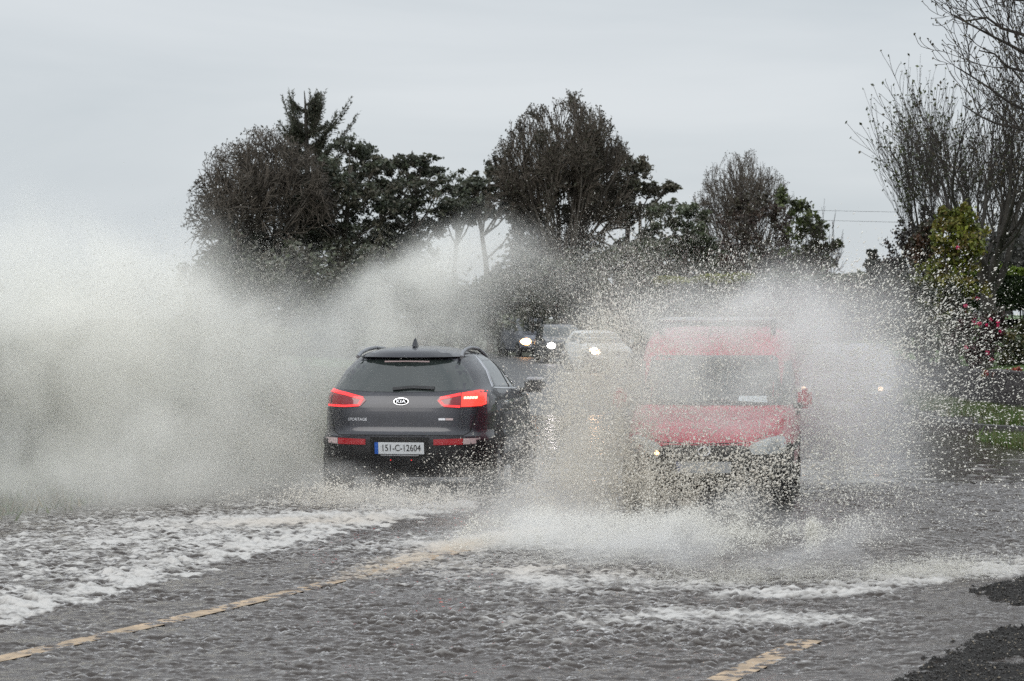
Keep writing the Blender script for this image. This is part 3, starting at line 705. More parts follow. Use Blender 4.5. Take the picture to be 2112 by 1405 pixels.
# gravel humps that stand out of the water at the near right
def gravel():
    x0, x1, y0, y1, dx = .9, 6.4, 10.8, 19.6, .016
    nx = int((x1 - x0) / dx); ny = int((y1 - y0) / dx)
    X, Y = np.meshgrid(x0 + np.arange(nx) * dx, y0 + np.arange(ny) * dx)
    n1 = spec(nx, ny, dx, .12, .6, 21); n2 = spec(nx, ny, dx, .03, .09, 22); n3 = spec(nx, ny, dx, .05, .2, 23)
    h = np.zeros(X.shape)
    for p in isl: h = np.maximum(h, poly_inside(X, Y, p, .20, .045 * n1 + .015 * n3))
    h *= 1 - .75 * poly_inside(X, Y, hole, .12, .05 * n1)
    Z = -.012 + h * (.056 + .006 * n1) + h * (.0045 * n2.clip(-1, 3) + .003 * n3)
    V = np.stack([X, Y, Z], -1).reshape(-1, 3); ii = np.arange(nx * ny).reshape(ny, nx)
    Fq = np.stack([ii[:-1, :-1], ii[:-1, 1:], ii[1:, 1:], ii[1:, :-1]], -1).reshape(-1, 4)
    keep = (Z.reshape(-1)[Fq] > -.004).any(1)
    o = mknp('gravel_verge', V, Fq[keep], M['gravel'], None, True, 4); o['kind'] = 'structure'
    # loose chips
    idx = np.flatnonzero((h > .55).ravel()); g = np.random.default_rng(5); idx = g.choice(idx, 14000)
    P = V[idx] + np.stack([g.normal(0, .008, 14000), g.normal(0, .008, 14000), np.full(14000, .003)], 1)
    octa('gravel_chips', P, g.uniform(.003, .009, 14000), M['chips'], g, stuff='dark wet gravel chips scattered over the verge', flat=.6, tone=True)
OCT_V = np.array([(1, 0, 0), (-1, 0, 0), (0, 1, 0), (0, -1, 0), (0, 0, 1), (0, 0, -1)], np.float32)
OCT_F = np.array([(0, 2, 4), (2, 1, 4), (1, 3, 4), (3, 0, 4), (2, 0, 5), (1, 2, 5), (3, 1, 5), (0, 3, 5)], np.int32)
TET_V = np.array([(1, 0, 0), (-.5, .8, 0), (-.5, -.4, .7), (-.5, -.4, -.7)], np.float32)
TET_F = np.array([(0, 1, 2), (0, 2, 3), (0, 3, 1), (1, 3, 2)], np.int32)
def octa(name, P, r, m, g, stuff=None, flat=1.0, stretch=None, tone=False, cat=None, tet=False):
    SV, SF = (TET_V, TET_F) if tet else (OCT_V, OCT_F)
    n = len(P); a = g.normal(0, 1, (n, 3)); a /= np.linalg.norm(a, axis=1)[:, None]
    if stretch is not None: a = stretch / (np.linalg.norm(stretch, axis=1)[:, None] + 1e-9)
    b = np.cross(a, g.normal(0, 1, (n, 3))); b /= np.linalg.norm(b, axis=1)[:, None] + 1e-9; c = np.cross(a, b)
    sa = g.uniform(.8, 1.5, n) if stretch is None else g.uniform(1.1, 3.0, n); sb = g.uniform(.7, 1.1, n)
    Rm = np.stack([a * (r * sa)[:, None], b * (r * sb)[:, None], c * (r * sb * flat)[:, None]], 1)      # n,3,3
    V = np.einsum('vk,nkj->nvj', SV, Rm) + P[:, None, :]
    Fa = (SF[None] + (np.arange(n) * len(SV))[:, None, None]).reshape(-1, 3)
    o = mknp(name, V.reshape(-1, 3), Fa, m, None, True, 3)
    if tone:
        at = o.data.color_attributes.new('tone', 'FLOAT_COLOR', 'POINT')
        v = g.uniform(.3, 1.6, n)[:, None] * np.array([[.028, .025, .022]]); v[g.random(n) < .05] = (.20, .17, .13)
        at.data.foreach_set('color', np.repeat(np.concatenate([v, np.ones((n, 1))], 1), 6, 0).astype(np.float32).ravel())
    o['kind'] = 'stuff'
    if stuff: o['label'] = stuff
    return o
M['chips'] = mat('gravel_chip', (.04, .04, .04), .4, attr='tone')
gravel()

# verge, wall, garden on the right
def kerb_right():
    pts = [(13, 36.6), (9.5, 39.2), (7.9, 41.2), (7.75, 44), (8.1, 50), (8.3, 56), (7.9, 66), (6.2, 80)]
    P = catmull(pts, 8); vs = []; fs = []
    T = np.gradient(P, axis=0); T /= np.linalg.norm(T, axis=1)[:, None]; Nn = np.stack([T[:, 1], -T[:, 0]], 1)
    for p, n in zip(P, Nn):
        for o, z in ((-.12, -.05), (-.12, .10), (.0, .11), (.0, -.05)): vs.append((p[0] + n[0] * o, p[1] + n[1] * o, z))
    for i in range(len(P) - 1):
        for j in range(3): fs.append((i * 4 + j, i * 4 + j + 1, i * 4 + j + 5, i * 4 + j + 4))
    o = mk('kerb', vs, fs, M['kerb'], None, False); o['kind'] = 'structure'
kerb_right()
WALLP = [(26, 41.6), (18, 42.8), (12.5, 43.8), (9.6, 44.6), (8.9, 46.2), (8.95, 50), (9.1, 56), (8.7, 66), (7.2, 80), (4.6, 96)]
def stone_wall():
    P = catmull(WALLP, 40); L = np.r_[0, np.cumsum(np.hypot(*np.diff(P, axis=0).T))]
    nL = int(L[-1] / .05); l = np.linspace(0, L[-1], nL); P = np.stack([np.interp(l, L, P[:, 0]), np.interp(l, L, P[:, 1])], 1)
    T = np.gradient(P, axis=0); T /= np.linalg.norm(T, axis=1)[:, None]; Nn = np.stack([-T[:, 1], T[:, 0]], 1)   # towards the road
    Nn = -Nn if Nn[10][1] > 0 else Nn
    g = np.random.default_rng(3); nh = 20; H = .86
    # courses of rough stones: cell centres jittered, nearest-cell bulge
    cs = g.uniform(0, 1, (int(L[-1] * 26), 2)) * (L[-1], H)
    vs = np.zeros((nL, nh + 4, 3)); 
    for i in range(nL):
        zz = np.linspace(-.08, H, nh)
        m_ = np.abs(cs[:, 0] - l[i]) < .5
        c = cs[m_]
        dd = np.sqrt(((l[i] - c[None, :, 0]) * .8) ** 2 + ((zz[:, None] - c[None, :, 1]) * 1.35) ** 2); dd.sort(axis=1)
        bul = np.clip((dd[:, 1] - dd[:, 0]) / .09, 0, 1) ** .5 * .055 + g.normal(0, .006, nh)
        vs[i, :nh, 0] = P[i, 0] + Nn[i, 0] * bul; vs[i, :nh, 1] = P[i, 1] + Nn[i, 1] * bul; vs[i, :nh, 2] = zz
        tz = H + .04 + .03 * math.sin(l[i] * 3.1) * math.sin(l[i] * 1.3)
        for q, (o_, z_) in enumerate(((.06, tz), (-.15, tz + .02), (-.36, tz), (-.38, -.08))):
            vs[i, nh + q] = (P[i, 0] + Nn[i, 0] * o_, P[i, 1] + Nn[i, 1] * o_, z_)
    k = nh + 4; ii = np.arange(nL * k).reshape(nL, k)
    Fq = np.stack([ii[:-1, :-1], ii[1:, :-1], ii[1:, 1:], ii[:-1, 1:]], -1).reshape(-1, 4)
    o = mknp('garden_wall', vs.reshape(-1, 3), Fq, M['stone'], None, False, 4)
    tag(o, 'low dark rough stone wall holding up the garden at the right of the road', 'wall')
stone_wall()
def lawn():
    # garden lawn rising behind the wall
    P = catmull(WALLP, 8); vs = []; fs = []; g = np.random.default_rng(2)
    lev = [(0.25, .80), (1.2, .92), (4, 1.15), (9, 1.45), (16, 1.75), (24, 1.92), (60, 2.0)]
    T = np.gradient(P, axis=0); T /= np.linalg.norm(T, axis=1)[:, None]
    for i, p in enumerate(P):
        for o, z in lev:
            n = np.array([max(.0, min(1, (p[1] - 43) / 8)), 1.0]); n = n / np.hypot(*n)
            vs.append((p[0] + n[0] * o, p[1] + n[1] * o * .95, z))
    k = len(lev)
    for i in range(len(P) - 1):
        for j in range(k - 1): fs.append((i * k + j, i * k + j + 1, (i + 1) * k + j + 1, (i + 1) * k + j))
    o = mk('lawn', vs, fs, M['lawn'], None, True); o['kind'] = 'structure'
lawn()
# grass bank on the left and the strip below the wall
strip('grass_verge', [-5.2, -5.8, -6.6, -8.2, -10.5, -40], [.0, .08, .2, .42, .5, .5], M['lawn'], 'structure', 0, at_d(130))
def verge_right():
    pts = [(16, 36.0), (9.8, 39.4), (8.05, 41.4), (7.9, 44), (8.2, 50), (8.4, 56), (8.0, 66), (6.4, 80)]; inn = [(18, 42.9), (12.5, 43.9), (9.6, 44.8), (8.95, 46.4), (9.0, 50), (9.15, 56), (8.75, 66), (7.3, 80)]
    A = catmull(pts, 8); B = catmull(inn, 8); vs = []; fs = []
    for a, b in zip(A, B):
        for t, z in ((0, .07), (.3, .10), (.7, .12), (1, .20)): vs.append((a[0] + (b[0] - a[0]) * t, a[1] + (b[1] - a[1]) * t, z))
    for i in range(len(A) - 1):
        for j in range(3): fs.append((i * 4 + j, i * 4 + j + 1, i * 4 + j + 5, i * 4 + j + 4))
    o = mk('verge', vs, fs, M['gravel'], None, True); o['kind'] = 'structure'
    return A, B
VA, VB = verge_right()
def blades(name, P, h, g, cols, lab, wd=.012):
    n = len(P); ang = g.uniform(0, 6.283, n); ln = np.stack([np.cos(ang), np.sin(ang)], 1)
    lean = g.normal(0, .35, (n, 2)) * h[:, None]
    V = np.zeros((n, 3, 3)); V[:, 0, :2] = P[:, :2] + ln * wd; V[:, 1, :2] = P[:, :2] - ln * wd; V[:, 0, 2] = V[:, 1, 2] = P[:, 2]
    V[:, 2, :2] = P[:, :2] + lean; V[:, 2, 2] = P[:, 2] + h
    o = mknp(name, V.reshape(-1, 3), np.arange(n * 3).reshape(n, 3), M['grass'], None, False, 3)
    c = np.array(cols)[g.integers(0, len(cols), n)] * g.uniform(.6, 1.4, (n, 1))
    at = o.data.color_attributes.new('tone', 'FLOAT_COLOR', 'POINT'); at.data.foreach_set('color', np.repeat(np.concatenate([c, np.ones((n, 1))], 1), 3, 0).astype(np.float32).ravel())
    o['kind'] = 'stuff'; o['label'] = lab
    return o
GREEN = [(.075, .13, .025), (.05, .10, .02), (.10, .13, .04), (.12, .12, .05)]
g = np.random.default_rng(9)
t = g.integers(0, len(VA) - 1, 214000); u = g.random((214000, 1)); f = g.random((214000, 1))
Pp = (VA[t] + (VA[t + 1] - VA[t]) * f); Pq = (VB[t] + (VB[t + 1] - VB[t]) * f); P2 = Pp + (Pq - Pp) * u
mm_ = np.sin(P2[:, 0] * 3 + np.sin(P2[:, 1] * 2)) + g.normal(0, .5, len(P2)) > .9
P2 = P2[mm_]; u = u[mm_]
P4 = np.c_[g.normal(7.55, .22, 5000), g.normal(35.6, .9, 5000)]; P4 = P4[P4[:, 0] > 7.25 - .05 * (P4[:, 1] - 35)]
blades('verge_grass', np.c_[P4, np.full(len(P4), .0)], g.uniform(.05, .22, len(P4)), g, GREEN, 'clump of bright grass at the road edge by the right side of the picture')
blades('verge_grass', np.c_[P2, .07 + u[:, 0] * .10], g.uniform(.05, .20, len(P2)), g, GREEN, 'rough green grass growing below the stone wall')
i = g.integers(at_d(15), at_d(70), 140000); o_ = -5.45 - g.random(140000) ** 1.1 * 5.5
P3 = SP[i] + NR[i] * o_[:, None] + g.normal(0, .25, (140000, 2))
blades('bank_grass', np.c_[P3, np.interp(-o_, [5.2, 5.8, 6.6, 8.2, 10.5], [0, .08, .2, .42, .5])], g.uniform(.04, .15, 140000), g, [(.10, .13, .04), (.14, .12, .05), (.07, .10, .03), (.17, .13, .06)], 'rough grass on the bank at the left of the flooded road', .016)
# ================================================================ TREES AND PLANTS
class Tubes:
    """collects tapered limbs into one mesh"""
    def __init__(s): s.V = []; s.F = []; s.n = 0
    def add(s, pts, rad, k):
        pts = np.asarray(pts, float); m = len(pts)
        t = np.gradient(pts, axis=0); t /= np.linalg.norm(t, axis=1)[:, None] + 1e-9
        a = np.cross(t, (.31, .17, .94) if abs(t[0][2]) < .9 else (1., .1, 0)); a /= np.linalg.norm(a, axis=1)[:, None] + 1e-9; b = np.cross(t, a)
        an = np.arange(k) * 2 * math.pi / k
        ring = pts[:, None, :] + (a[:, None, :] * np.cos(an)[None, :, None] + b[:, None, :] * np.sin(an)[None, :, None]) * np.asarray(rad)[:, None, None]
        ii = (np.arange(m * k).reshape(m, k)) + s.n
        nx = np.roll(ii, -1, axis=1)
        s.F.append(np.stack([ii[:-1], nx[:-1], nx[1:], ii[1:]], -1).reshape(-1, 4)); s.V.append(ring.reshape(-1, 3)); s.n += m * k
    def build(s, name, m, parent, smooth=True):
        return mknp(name, np.concatenate(s.V), np.concatenate(s.F), m, parent, smooth, 4)
def leaves(name, Cn, Rd, per, size, cols, g, parent, m=None, flat=1.0, long=1.6, droop=0.0, hollow=.35):
    """many leaf-sized faces through the volume of clumps; tone = the leaf's own colour"""
    Cn = np.asarray(Cn, float); Rd = np.asarray(Rd, float); n = len(Cn) * per
    c = np.repeat(Cn, per, 0); r = np.repeat(Rd, per)
    d = g.normal(0, 1, (n, 3)); d /= np.linalg.norm(d, axis=1)[:, None]
    rad = r * (hollow + (1 - hollow) * g.random(n) ** .6) if hollow > 0 else r * np.abs(g.normal(0, .62, n))
    p = c + d * rad[:, None] * np.array([1, 1, flat])
    a = g.normal(0, 1, (n, 3)); a[:, 2] -= droop; a /= np.linalg.norm(a, axis=1)[:, None]
    b = np.cross(a, g.normal(0, 1, (n, 3))); b /= np.linalg.norm(b, axis=1)[:, None] + 1e-9
    s = size * g.uniform(.6, 1.35, n)[:, None]
    V = np.stack([p - a * s * long * .5, p + b * s * .5, p + a * s * long * .5, p - b * s * .5], 1).reshape(-1, 3)
    o = mknp(name, V, np.arange(n * 4).reshape(n, 4), m or M['leaf'], parent, False, 4)
    base = np.array(cols)
    pick = np.repeat(g.integers(0, len(base), len(Cn)), per); rnd = g.integers(0, len(base), n); sw = g.random(n) < .35; pick[sw] = rnd[sw]
    col = base[pick] * (np.repeat(g.uniform(.7, 1.3, len(Cn)), per) * g.uniform(.65, 1.35, n))[:, None]
    at = o.data.color_attributes.new('tone', 'FLOAT_COLOR', 'POINT')
    at.data.foreach_set('color', np.repeat(np.concatenate([col, np.ones((n, 1))], 1), 4, 0).astype(np.float32).ravel())
    return o
def limb(g, p, d, L, r0, r1, n, wob, up):
    pts = [np.array(p, float)]; d = np.array(d, float); d /= np.linalg.norm(d)
    for i in range(n):
        d = d + g.normal(0, wob, 3) + np.array([0, 0, up]); d /= np.linalg.norm(d)
        pts.append(pts[-1] + d * L / n)
    return np.array(pts), np.linspace(r0, r1, n + 1), d
def perp(g, d, ang):
    a = np.cross(d, g.normal(0, 1, 3)); a /= np.linalg.norm(a) + 1e-9
    return d * math.cos(ang) + a * math.sin(ang)
def bare(T, TW, g, p, d, L, r, lev, maxlev, spread, up, kids, ratio, tips, wob=.09, minr=.006):
    n = 5 if lev < 2 else 4
    pts, rad, dd = limb(g, p, d, L, r, max(minr, r * .42), n, wob, up)
    (T if lev < 2 else TW).add(pts, rad, 7 if lev == 0 else (5 if lev < 2 else 3))
    if lev >= maxlev: tips.append(pts[-1]); return
    nk = kids[min(lev, len(kids) - 1)]
    for k in range(nk):
        f = .25 + .75 * (k + g.random()) / nk
        i = min(n - 1, int(f * n)); q = pts[i] + (pts[i + 1] - pts[i]) * (f * n - i); dr = pts[i + 1] - pts[i]; dr /= np.linalg.norm(dr)
        bare(T, TW, g, q, perp(g, dr, spread * g.uniform(.6, 1.3)), L * ratio * g.uniform(.7, 1.25) * (1.15 - .4 * f), max(minr, np.interp(f, [0, 1], [r, r * .42]) * .6), lev + 1, maxlev, spread, up, kids, ratio, tips, wob, minr)
    bare(T, TW, g, pts[-1], dd, L * ratio, max(minr, r * .42), lev + 1, maxlev, spread, up, kids, ratio, tips, wob, minr)
def bare_tree(name, label, px, d, ztop, gz, seed, stems, maxlev, spread, up, kids, ratio, L0, r0, minr, halfw, buds=None, ivy=None, group=None, lean=0.0, open_=.5, dome=False):
    g = np.random.default_rng(seed); x = (px - CX) * d / F
    t = thing(name, label, 'tree', (x, d, gz), 0, group)
    T = Tubes(); TW = Tubes(); tips = []
    tr, rad, dd = limb(g, (0, 0, -.2), (lean, 0, 1), L0, r0, r0 * .8, 4, .03, 0); T.add(tr, rad, 9)
    for k in range(stems):
        a = 2 * math.pi * (k + g.random() * .6) / stems; o = open_ * (1.25 * g.random() ** .75 if dome else g.uniform(.35, 1.2))
        q = tr[-1 if k % 2 else -2]
        bare(T, TW, g, q, (math.cos(a) * o, math.sin(a) * o, 1), L0 * 1.4, r0 * .5, 0, maxlev, spread, up, kids, ratio, tips, minr=minr)
    tips = np.array(tips)
    # bring the crown to the tree's height and breadth
    V = np.concatenate(T.V + TW.V); zt = np.quantile(V[:, 2], .998); wt_ = np.quantile(np.abs(V[:, 0]), .985)
    sc = np.array([halfw / wt_, halfw / wt_, (ztop - gz) / zt])
    H = ztop - gz
    if dome:
        zt = np.quantile(V[:, 2], .93); wt_ = np.quantile(np.abs(V[:, 0]), .945); sc = np.array([halfw / wt_, halfw / wt_, H / zt])
    def shape(v):
        v = v * sc
        if not dome: return v
        o = np.array([0, 0, H * .42]); e = np.array([halfw * 1.12, halfw * 1.12, H * .60]); u = (v - o) / e; up_ = u[:, 2] > -.2
        r = np.linalg.norm(u, axis=1) + 1e-9; r2 = np.where(r > .74, .74 + .42 * (1 - np.exp(-(r - .74) / .42)), r)
        return np.where(up_[:, None], o + u * (r2 / r)[:, None] * e, v)
    for q in (T, TW): q.V = [shape(v) for v in q.V]
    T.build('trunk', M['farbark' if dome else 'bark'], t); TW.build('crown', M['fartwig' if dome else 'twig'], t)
    if buds: leaves('foliage', shape(tips), np.full(len(tips), buds[0]), buds[1], buds[2], buds[3], g, t)  # leaf buds at the twig tips, held in one mesh
    if ivy:
        P = np.concatenate([v for v in T.V]); P = P[(P[:, 2] < ivy[0]) & (P[:, 2] > .3)]; P = P[g.choice(len(P), min(len(P), ivy[1]))]
        leaves('ivy', P, np.full(len(P), ivy[2]), ivy[3], ivy[4], [(.020, .026, .014), (.028, .03, .018), (.03, .026, .018)], g, t)
    return t
HAZED_DARKS = [(.066, .078, .050), (.082, .088, .060), (.096, .090, .066), (.070, .080, .060)]  # needle tones raised in place of haze in the air
def pine(name, label, px, d, gz, seed, clumps, trunkpx=None, cols=HAZED_DARKS, per=300, size=.12, group=None, rr=1.0, lean=0):
    """clumps given as (px, py, radius px): flat-topped masses of needles on crooked limbs"""
    g = np.random.default_rng(seed); x = (px - CX) * d / F
    t = thing(name, label, 'tree', (x, d, gz), 0, group); T = Tubes()
    cl = []; 
    for (a, b, r) in clumps:
        q = PX(a, b, d); cl.append((q.x - x, g.normal(0, 1.1), q.z - gz, r * d / F))
    top = max(c[2] for c in cl)
    trk, rad, _ = limb(g, (0, 0, -.3), (lean, 0, 1), top * .93, .24, .07, 7, .05, 0); T.add(trk, rad, 8)
    Cn = []; Rd = []
    for (cx, cy, cz, r) in cl:
        f = min(.95, max(.25, (cz - .9) / (top * .95))) ; i = min(6, int(f * 7)); s_ = trk[i]
        mid = s_ * .5 + np.array([cx, cy, cz]) * .5 + np.array([0, 0, -.25])
        T.add(np.array([s_, mid, (cx, cy, cz - r * .2)]), [.075, .05, .025], 5)
        for k in range(int(16 * rr)):
            u = g.normal(0, .55, 3) * np.array([1, 1, .6]); Cn.append((cx + u[0] * r * 1.25, cy + u[1] * r, cz + u[2] * r)); Rd.append(r * g.uniform(.28, .62))
            T.add(np.array([mid * .4 + np.array([cx, cy, cz]) * .6, Cn[-1]]), [.03, .012], 3)
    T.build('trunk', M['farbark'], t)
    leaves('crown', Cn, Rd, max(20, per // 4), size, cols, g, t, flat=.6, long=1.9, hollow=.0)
    return t
GF = 'trees beyond the bend'
GZ = .2
# T1 bare broad tree, ivy clad
bare_tree('broadleaf_tree', 'bare spreading tree with ivy on its limbs at the left end of the far group', 545, 133, PX(0, 280, 133).z, GZ, 11, 7, 4, .70, .01, (5, 4, 4), .70, 2.2, .26, .016, 3.9, ivy=(6.2, 420, .28, 16, .16), buds=(.10, 2, .07, [(.03, .025, .018)]), open_=.75, dome=True)
# T2 ragged conifer
def conifer():
    g = np.random.default_rng(5); d = 138; x = (640 - CX) * d / F; t = thing('conifer', 'tall ragged conifer with up-swept wind-torn branches, tallest of the far trees', 'tree', (x, d, GZ), 0, GF)
    T = Tubes(); s = d / F
    def w_(a, b): q = PX(a, b, d); return np.array([q.x - x, 0, q.z - GZ])
    trk = np.array([(0, 0, -.3), w_(640, 560), w_(636, 450), w_(634, 350), w_(632, 270), w_(630, 215), w_(628, 188)]); T.add(trk, [.3, .27, .22, .17, .12, .06, .02], 8)
    br = [((632, 300), (582, 200)), ((633, 290), (604, 192)), ((630, 260), (640, 192)), ((632, 290), (664, 196)), ((633, 310), (722, 207)), ((634, 345), (736, 240)), ((633, 320), (692, 232)), ((634, 380), (722, 288)),
          ((633, 300), (580, 255)), ((634, 350), (578, 300)), ((635, 400), (575, 345)), ((636, 420), (730, 345)), ((636, 460), (570, 410)), ((637, 470), (712, 420)), ((636, 390), (690, 330)), ((637, 500), (590, 470)), ((638, 520), (690, 480)), ((638, 430), (612, 380)), ((638, 480), (668, 440)), ((632, 280), (650, 215))]
    for k in range(46):
        y0 = g.uniform(215, 520); f_ = (y0 - 190) / 330; side = g.choice([-1, 1]); reach = (22 + 62 * f_ ** .7) * g.uniform(.5, 1.0) * (1.05 if side > 0 else .85)
        br.append(((632 + 5 * f_, y0), (632 + side * reach, y0 - reach * g.uniform(.25, .95) * (1.2 - .6 * f_))))
    Q = []; D = []; Ln = []
    for a, b in br:
        for rep in range(2):
            A = w_(*a); B = w_(*b); dep = g.normal(0, 1.0) if rep else g.normal(0, .3)
            B = B + np.array([g.normal(0, .28 * rep), dep, -.38 * rep * g.random()]); mid = A * .5 + B * .5 + np.array([np.sign(B[0] - A[0]) * .25, 0, -.30])
            n = 12; tt = np.linspace(0, 1, n)[:, None]; pts = A * (1 - tt) ** 2 + mid * 2 * tt * (1 - tt) + B * tt ** 2
            T.add(pts, np.linspace(.06, .010, n), 4); dr = np.gradient(pts, axis=0); dr /= np.linalg.norm(dr, axis=1)[:, None]
            for q, d_, f in zip(pts[1:], dr[1:], np.linspace(.05, 1, n - 1)):
                k = int(40 * (1.05 - f) + 10); o_ = g.normal(0, 1, (k, 3)); o_ -= (o_ @ d_)[:, None] * d_; o_ /= np.linalg.norm(o_, axis=1)[:, None]
                v = d_ * .75 + o_ * .75 + np.array([0, 0, -.30]) * (1 - f); L_ = (.55 * (1 - f) + .11) * g.uniform(.4, 1.1, k)
                base = q + o_ * 0 + d_ * g.normal(0, .10, k)[:, None]; st_ = g.random(k)
                Q.append(base + v * (L_ * st_)[:, None]); D.append(v); Ln.append(.13 + .05 * g.random(k))
    T.build('trunk', M['bark'], t)
    Q = np.concatenate(Q); D = np.concatenate(D); D /= np.linalg.norm(D, axis=1)[:, None]; Ln = np.concatenate(Ln)[:, None]; n = len(Q)
    W_ = np.cross(D, g.normal(0, 1, (n, 3))); W_ /= np.linalg.norm(W_, axis=1)[:, None]
    V = np.stack([Q - D * Ln * .5, Q + W_ * .028, Q + D * Ln * .8, Q - W_ * .028], 1).reshape(-1, 3)
    o = mknp('crown', V, np.arange(n * 4).reshape(n, 4), M['leaf'], t, False, 4)
    col = np.array([(.064, .074, .048), (.080, .086, .060), (.098, .090, .066), (.060, .068, .050)])[g.integers(0, 4, n)] * g.uniform(.6, 1.4, (n, 1))  # needle colours carry the same painted haze as the pines
    at = o.data.color_attributes.new('tone', 'FLOAT_COLOR', 'POINT'); at.data.foreach_set('color', np.repeat(np.c_[col, np.ones(n)], 4, 0).astype(np.float32).ravel())
conifer()
pine('pine_tree', 'dark pine with a layered crown just right of the tall conifer', 715, 136, GZ, 21, [(720, 300, 34), (752, 312, 26), (690, 345, 38), (735, 350, 42), (772, 345, 25), (670, 400, 40), (725, 405, 48), (765, 400, 40), (690, 460, 50), (745, 460, 45), (800, 430, 30), (650, 500, 45), (720, 520, 50), (650, 420, 34), (640, 460, 40), (790, 380, 26), (790, 490, 40), (700, 430, 44)], group=GF)
pine('pine_tree', 'broad round-headed pine in the middle of the far group', 868, 140, GZ, 22, [(800, 350, 26), (835, 338, 24), (872, 335, 24), (895, 350, 24), (815, 385, 36), (860, 380, 40), (905, 385, 28), (790, 425, 34), (840, 425, 38), (890, 425, 36), (920, 430, 22), (800, 470, 34), (850, 462, 30), (905, 462, 26), (820, 500, 36), (770, 520, 40), (860, 510, 34)], group=GF)
pine('pine_tree', 'small low pine with sky gaps under its crown between two bigger pines', 925, 143, GZ, 23, [(930, 385, 20), (955, 395, 18), (940, 420, 26), (970, 425, 20), (920, 450, 26), (955, 452, 24), (975, 440, 22)], group=GF, rr=.8)
pine('pine_tree', 'slender pine on a pale crooked trunk left of the round bare tree', 1012, 137, GZ, 24, [(985, 362, 20), (1012, 352, 18), (1040, 362, 22), (975, 390, 22), (1005, 392, 26), (1045, 395, 28), (1060, 420, 30), (985, 425, 18), (1030, 435, 24), (1070, 455, 34)], group=GF, rr=.9)
bare_tree('broadleaf_tree', 'round-topped bare tree with dense up-swept twigs near the middle of the sky line', 1165, 134, PX(0, 222, 134).z, GZ, 31, 16, 4, .36, .012, (4, 4, 4), .66, 2.6, .25, .017, 4.0, buds=(.10, 2, .075, [(.04, .032, .02), (.035, .035, .02)]), ivy=(4.5, 200, .3, 12, .15), open_=1.0, dome=True)
pine('pine_tree', 'wide dark pine with one branch reaching out to the right', 1285, 136, GZ, 25, [(1230, 335, 34), (1275, 330, 30), (1310, 345, 28), (1200, 390, 40), (1260, 385, 44), (1315, 385, 36), (1345, 390, 24), (1372, 388, 15), (1386, 380, 10), (1160, 440, 50), (1230, 440, 50), (1300, 430, 46), (1350, 430, 26), (1120, 480, 50), (1200, 500, 50)], group=GF, cols=[(.086, .080, .058), (.102, .090, .068), (.090, .094, .062)])  # cols lightened for haze, like the default set
pine('pine_tree', 'low dark pine standing in front of the gap beside the small bare tree', 1400, 131, GZ, 26, [(1370, 455, 34), (1410, 440, 26), (1440, 470, 24), (1360, 505, 40), (1410, 510, 40), (1450, 500, 28), (1470, 530, 34), (1340, 550, 40), (1400, 560, 44)], group=GF, cols=[(.074, .092, .054), (.088, .104, .060), (.086, .086, .060)])  # haze is in these needle colours too
bare_tree('broadleaf_tree', 'smaller round bare tree with fine pale twigs right of the far group', 1535, 148, PX(0, 330, 148).z, GZ, 41, 13, 4, .40, .01, (4, 4, 3), .66, 2.2, .2, .013, 3.1, buds=(.08, 1, .06, [(.05, .045, .03)]), open_=.95, dome=True)
def evergreen(name, label, px, d, gz, seed, clumps, cols, per=90, size=.13, cat='tree', group=None, rr=1.0, depth=.8, stem=.10, hollow=.0):
    g = np.random.default_rng(seed); x = (px - CX) * d / F; t = thing(name, label, cat, (x, d, gz), 0, group); T = Tubes(); Cn = []; Rd = []
    for (a, b, r) in clumps:
        q = PX(a, b, d); r = r * d / F; c = np.array([q.x - x, g.normal(0, depth * .5), q.z - gz])
        T.add(np.array([(g.normal(0, .05), g.normal(0, .05), -.15), c * np.array([.45, .45, .55]), c]), [stem * .6, stem * .4, stem * .12], 5)
        for k in range(int(12 * rr)):
            u = g.normal(0, .55, 3); Cn.append(c + u * r * np.array([1, .8, 1])); Rd.append(r * g.uniform(.3, .7))
    T.build('stem' if cat != 'tree' else 'trunk', M['bark'], t); leaves('foliage' if cat != 'tree' else 'crown', Cn, Rd, per, size, cols, g, t, hollow=hollow)
    return t
evergreen('evergreen_tree', 'bushy evergreen with green tips in front of the small bare tree', 1600, 128, GZ, 51, [(1530, 440, 26), (1570, 425, 30), (1600, 440, 34), (1545, 490, 46), (1600, 490, 50), (1500, 520, 36), (1560, 540, 50), (1630, 530, 44)], [(.060, .042, .036), (.070, .050, .040), (.056, .050, .034)], per=60, size=.11, group=GF)
evergreen('evergreen_tree', 'green feathery evergreen leaning right at the end of the far trees', 1655, 125, GZ, 52, [(1610, 400, 18), (1640, 425, 26), (1665, 450, 24), (1650, 470, 30), (1690, 480, 20), (1700, 515, 16), (1725, 505, 9), (1670, 520, 30), (1640, 560, 34), (1690, 555, 22)], [(.07, .09, .03), (.06, .075, .028), (.045, .05, .028), (.08, .095, .034)], per=50, size=.13, group=GF, rr=.9)
bare_tree('broadleaf_tree', 'thin bare sapling leaning out at the right foot of the feathery evergreen', 1690, 124, PX(0, 430, 124).z, GZ, 53, 4, 3, .5, .03, (5, 4), .66, 1.0, .08, .010, 1.25, open_=.7)
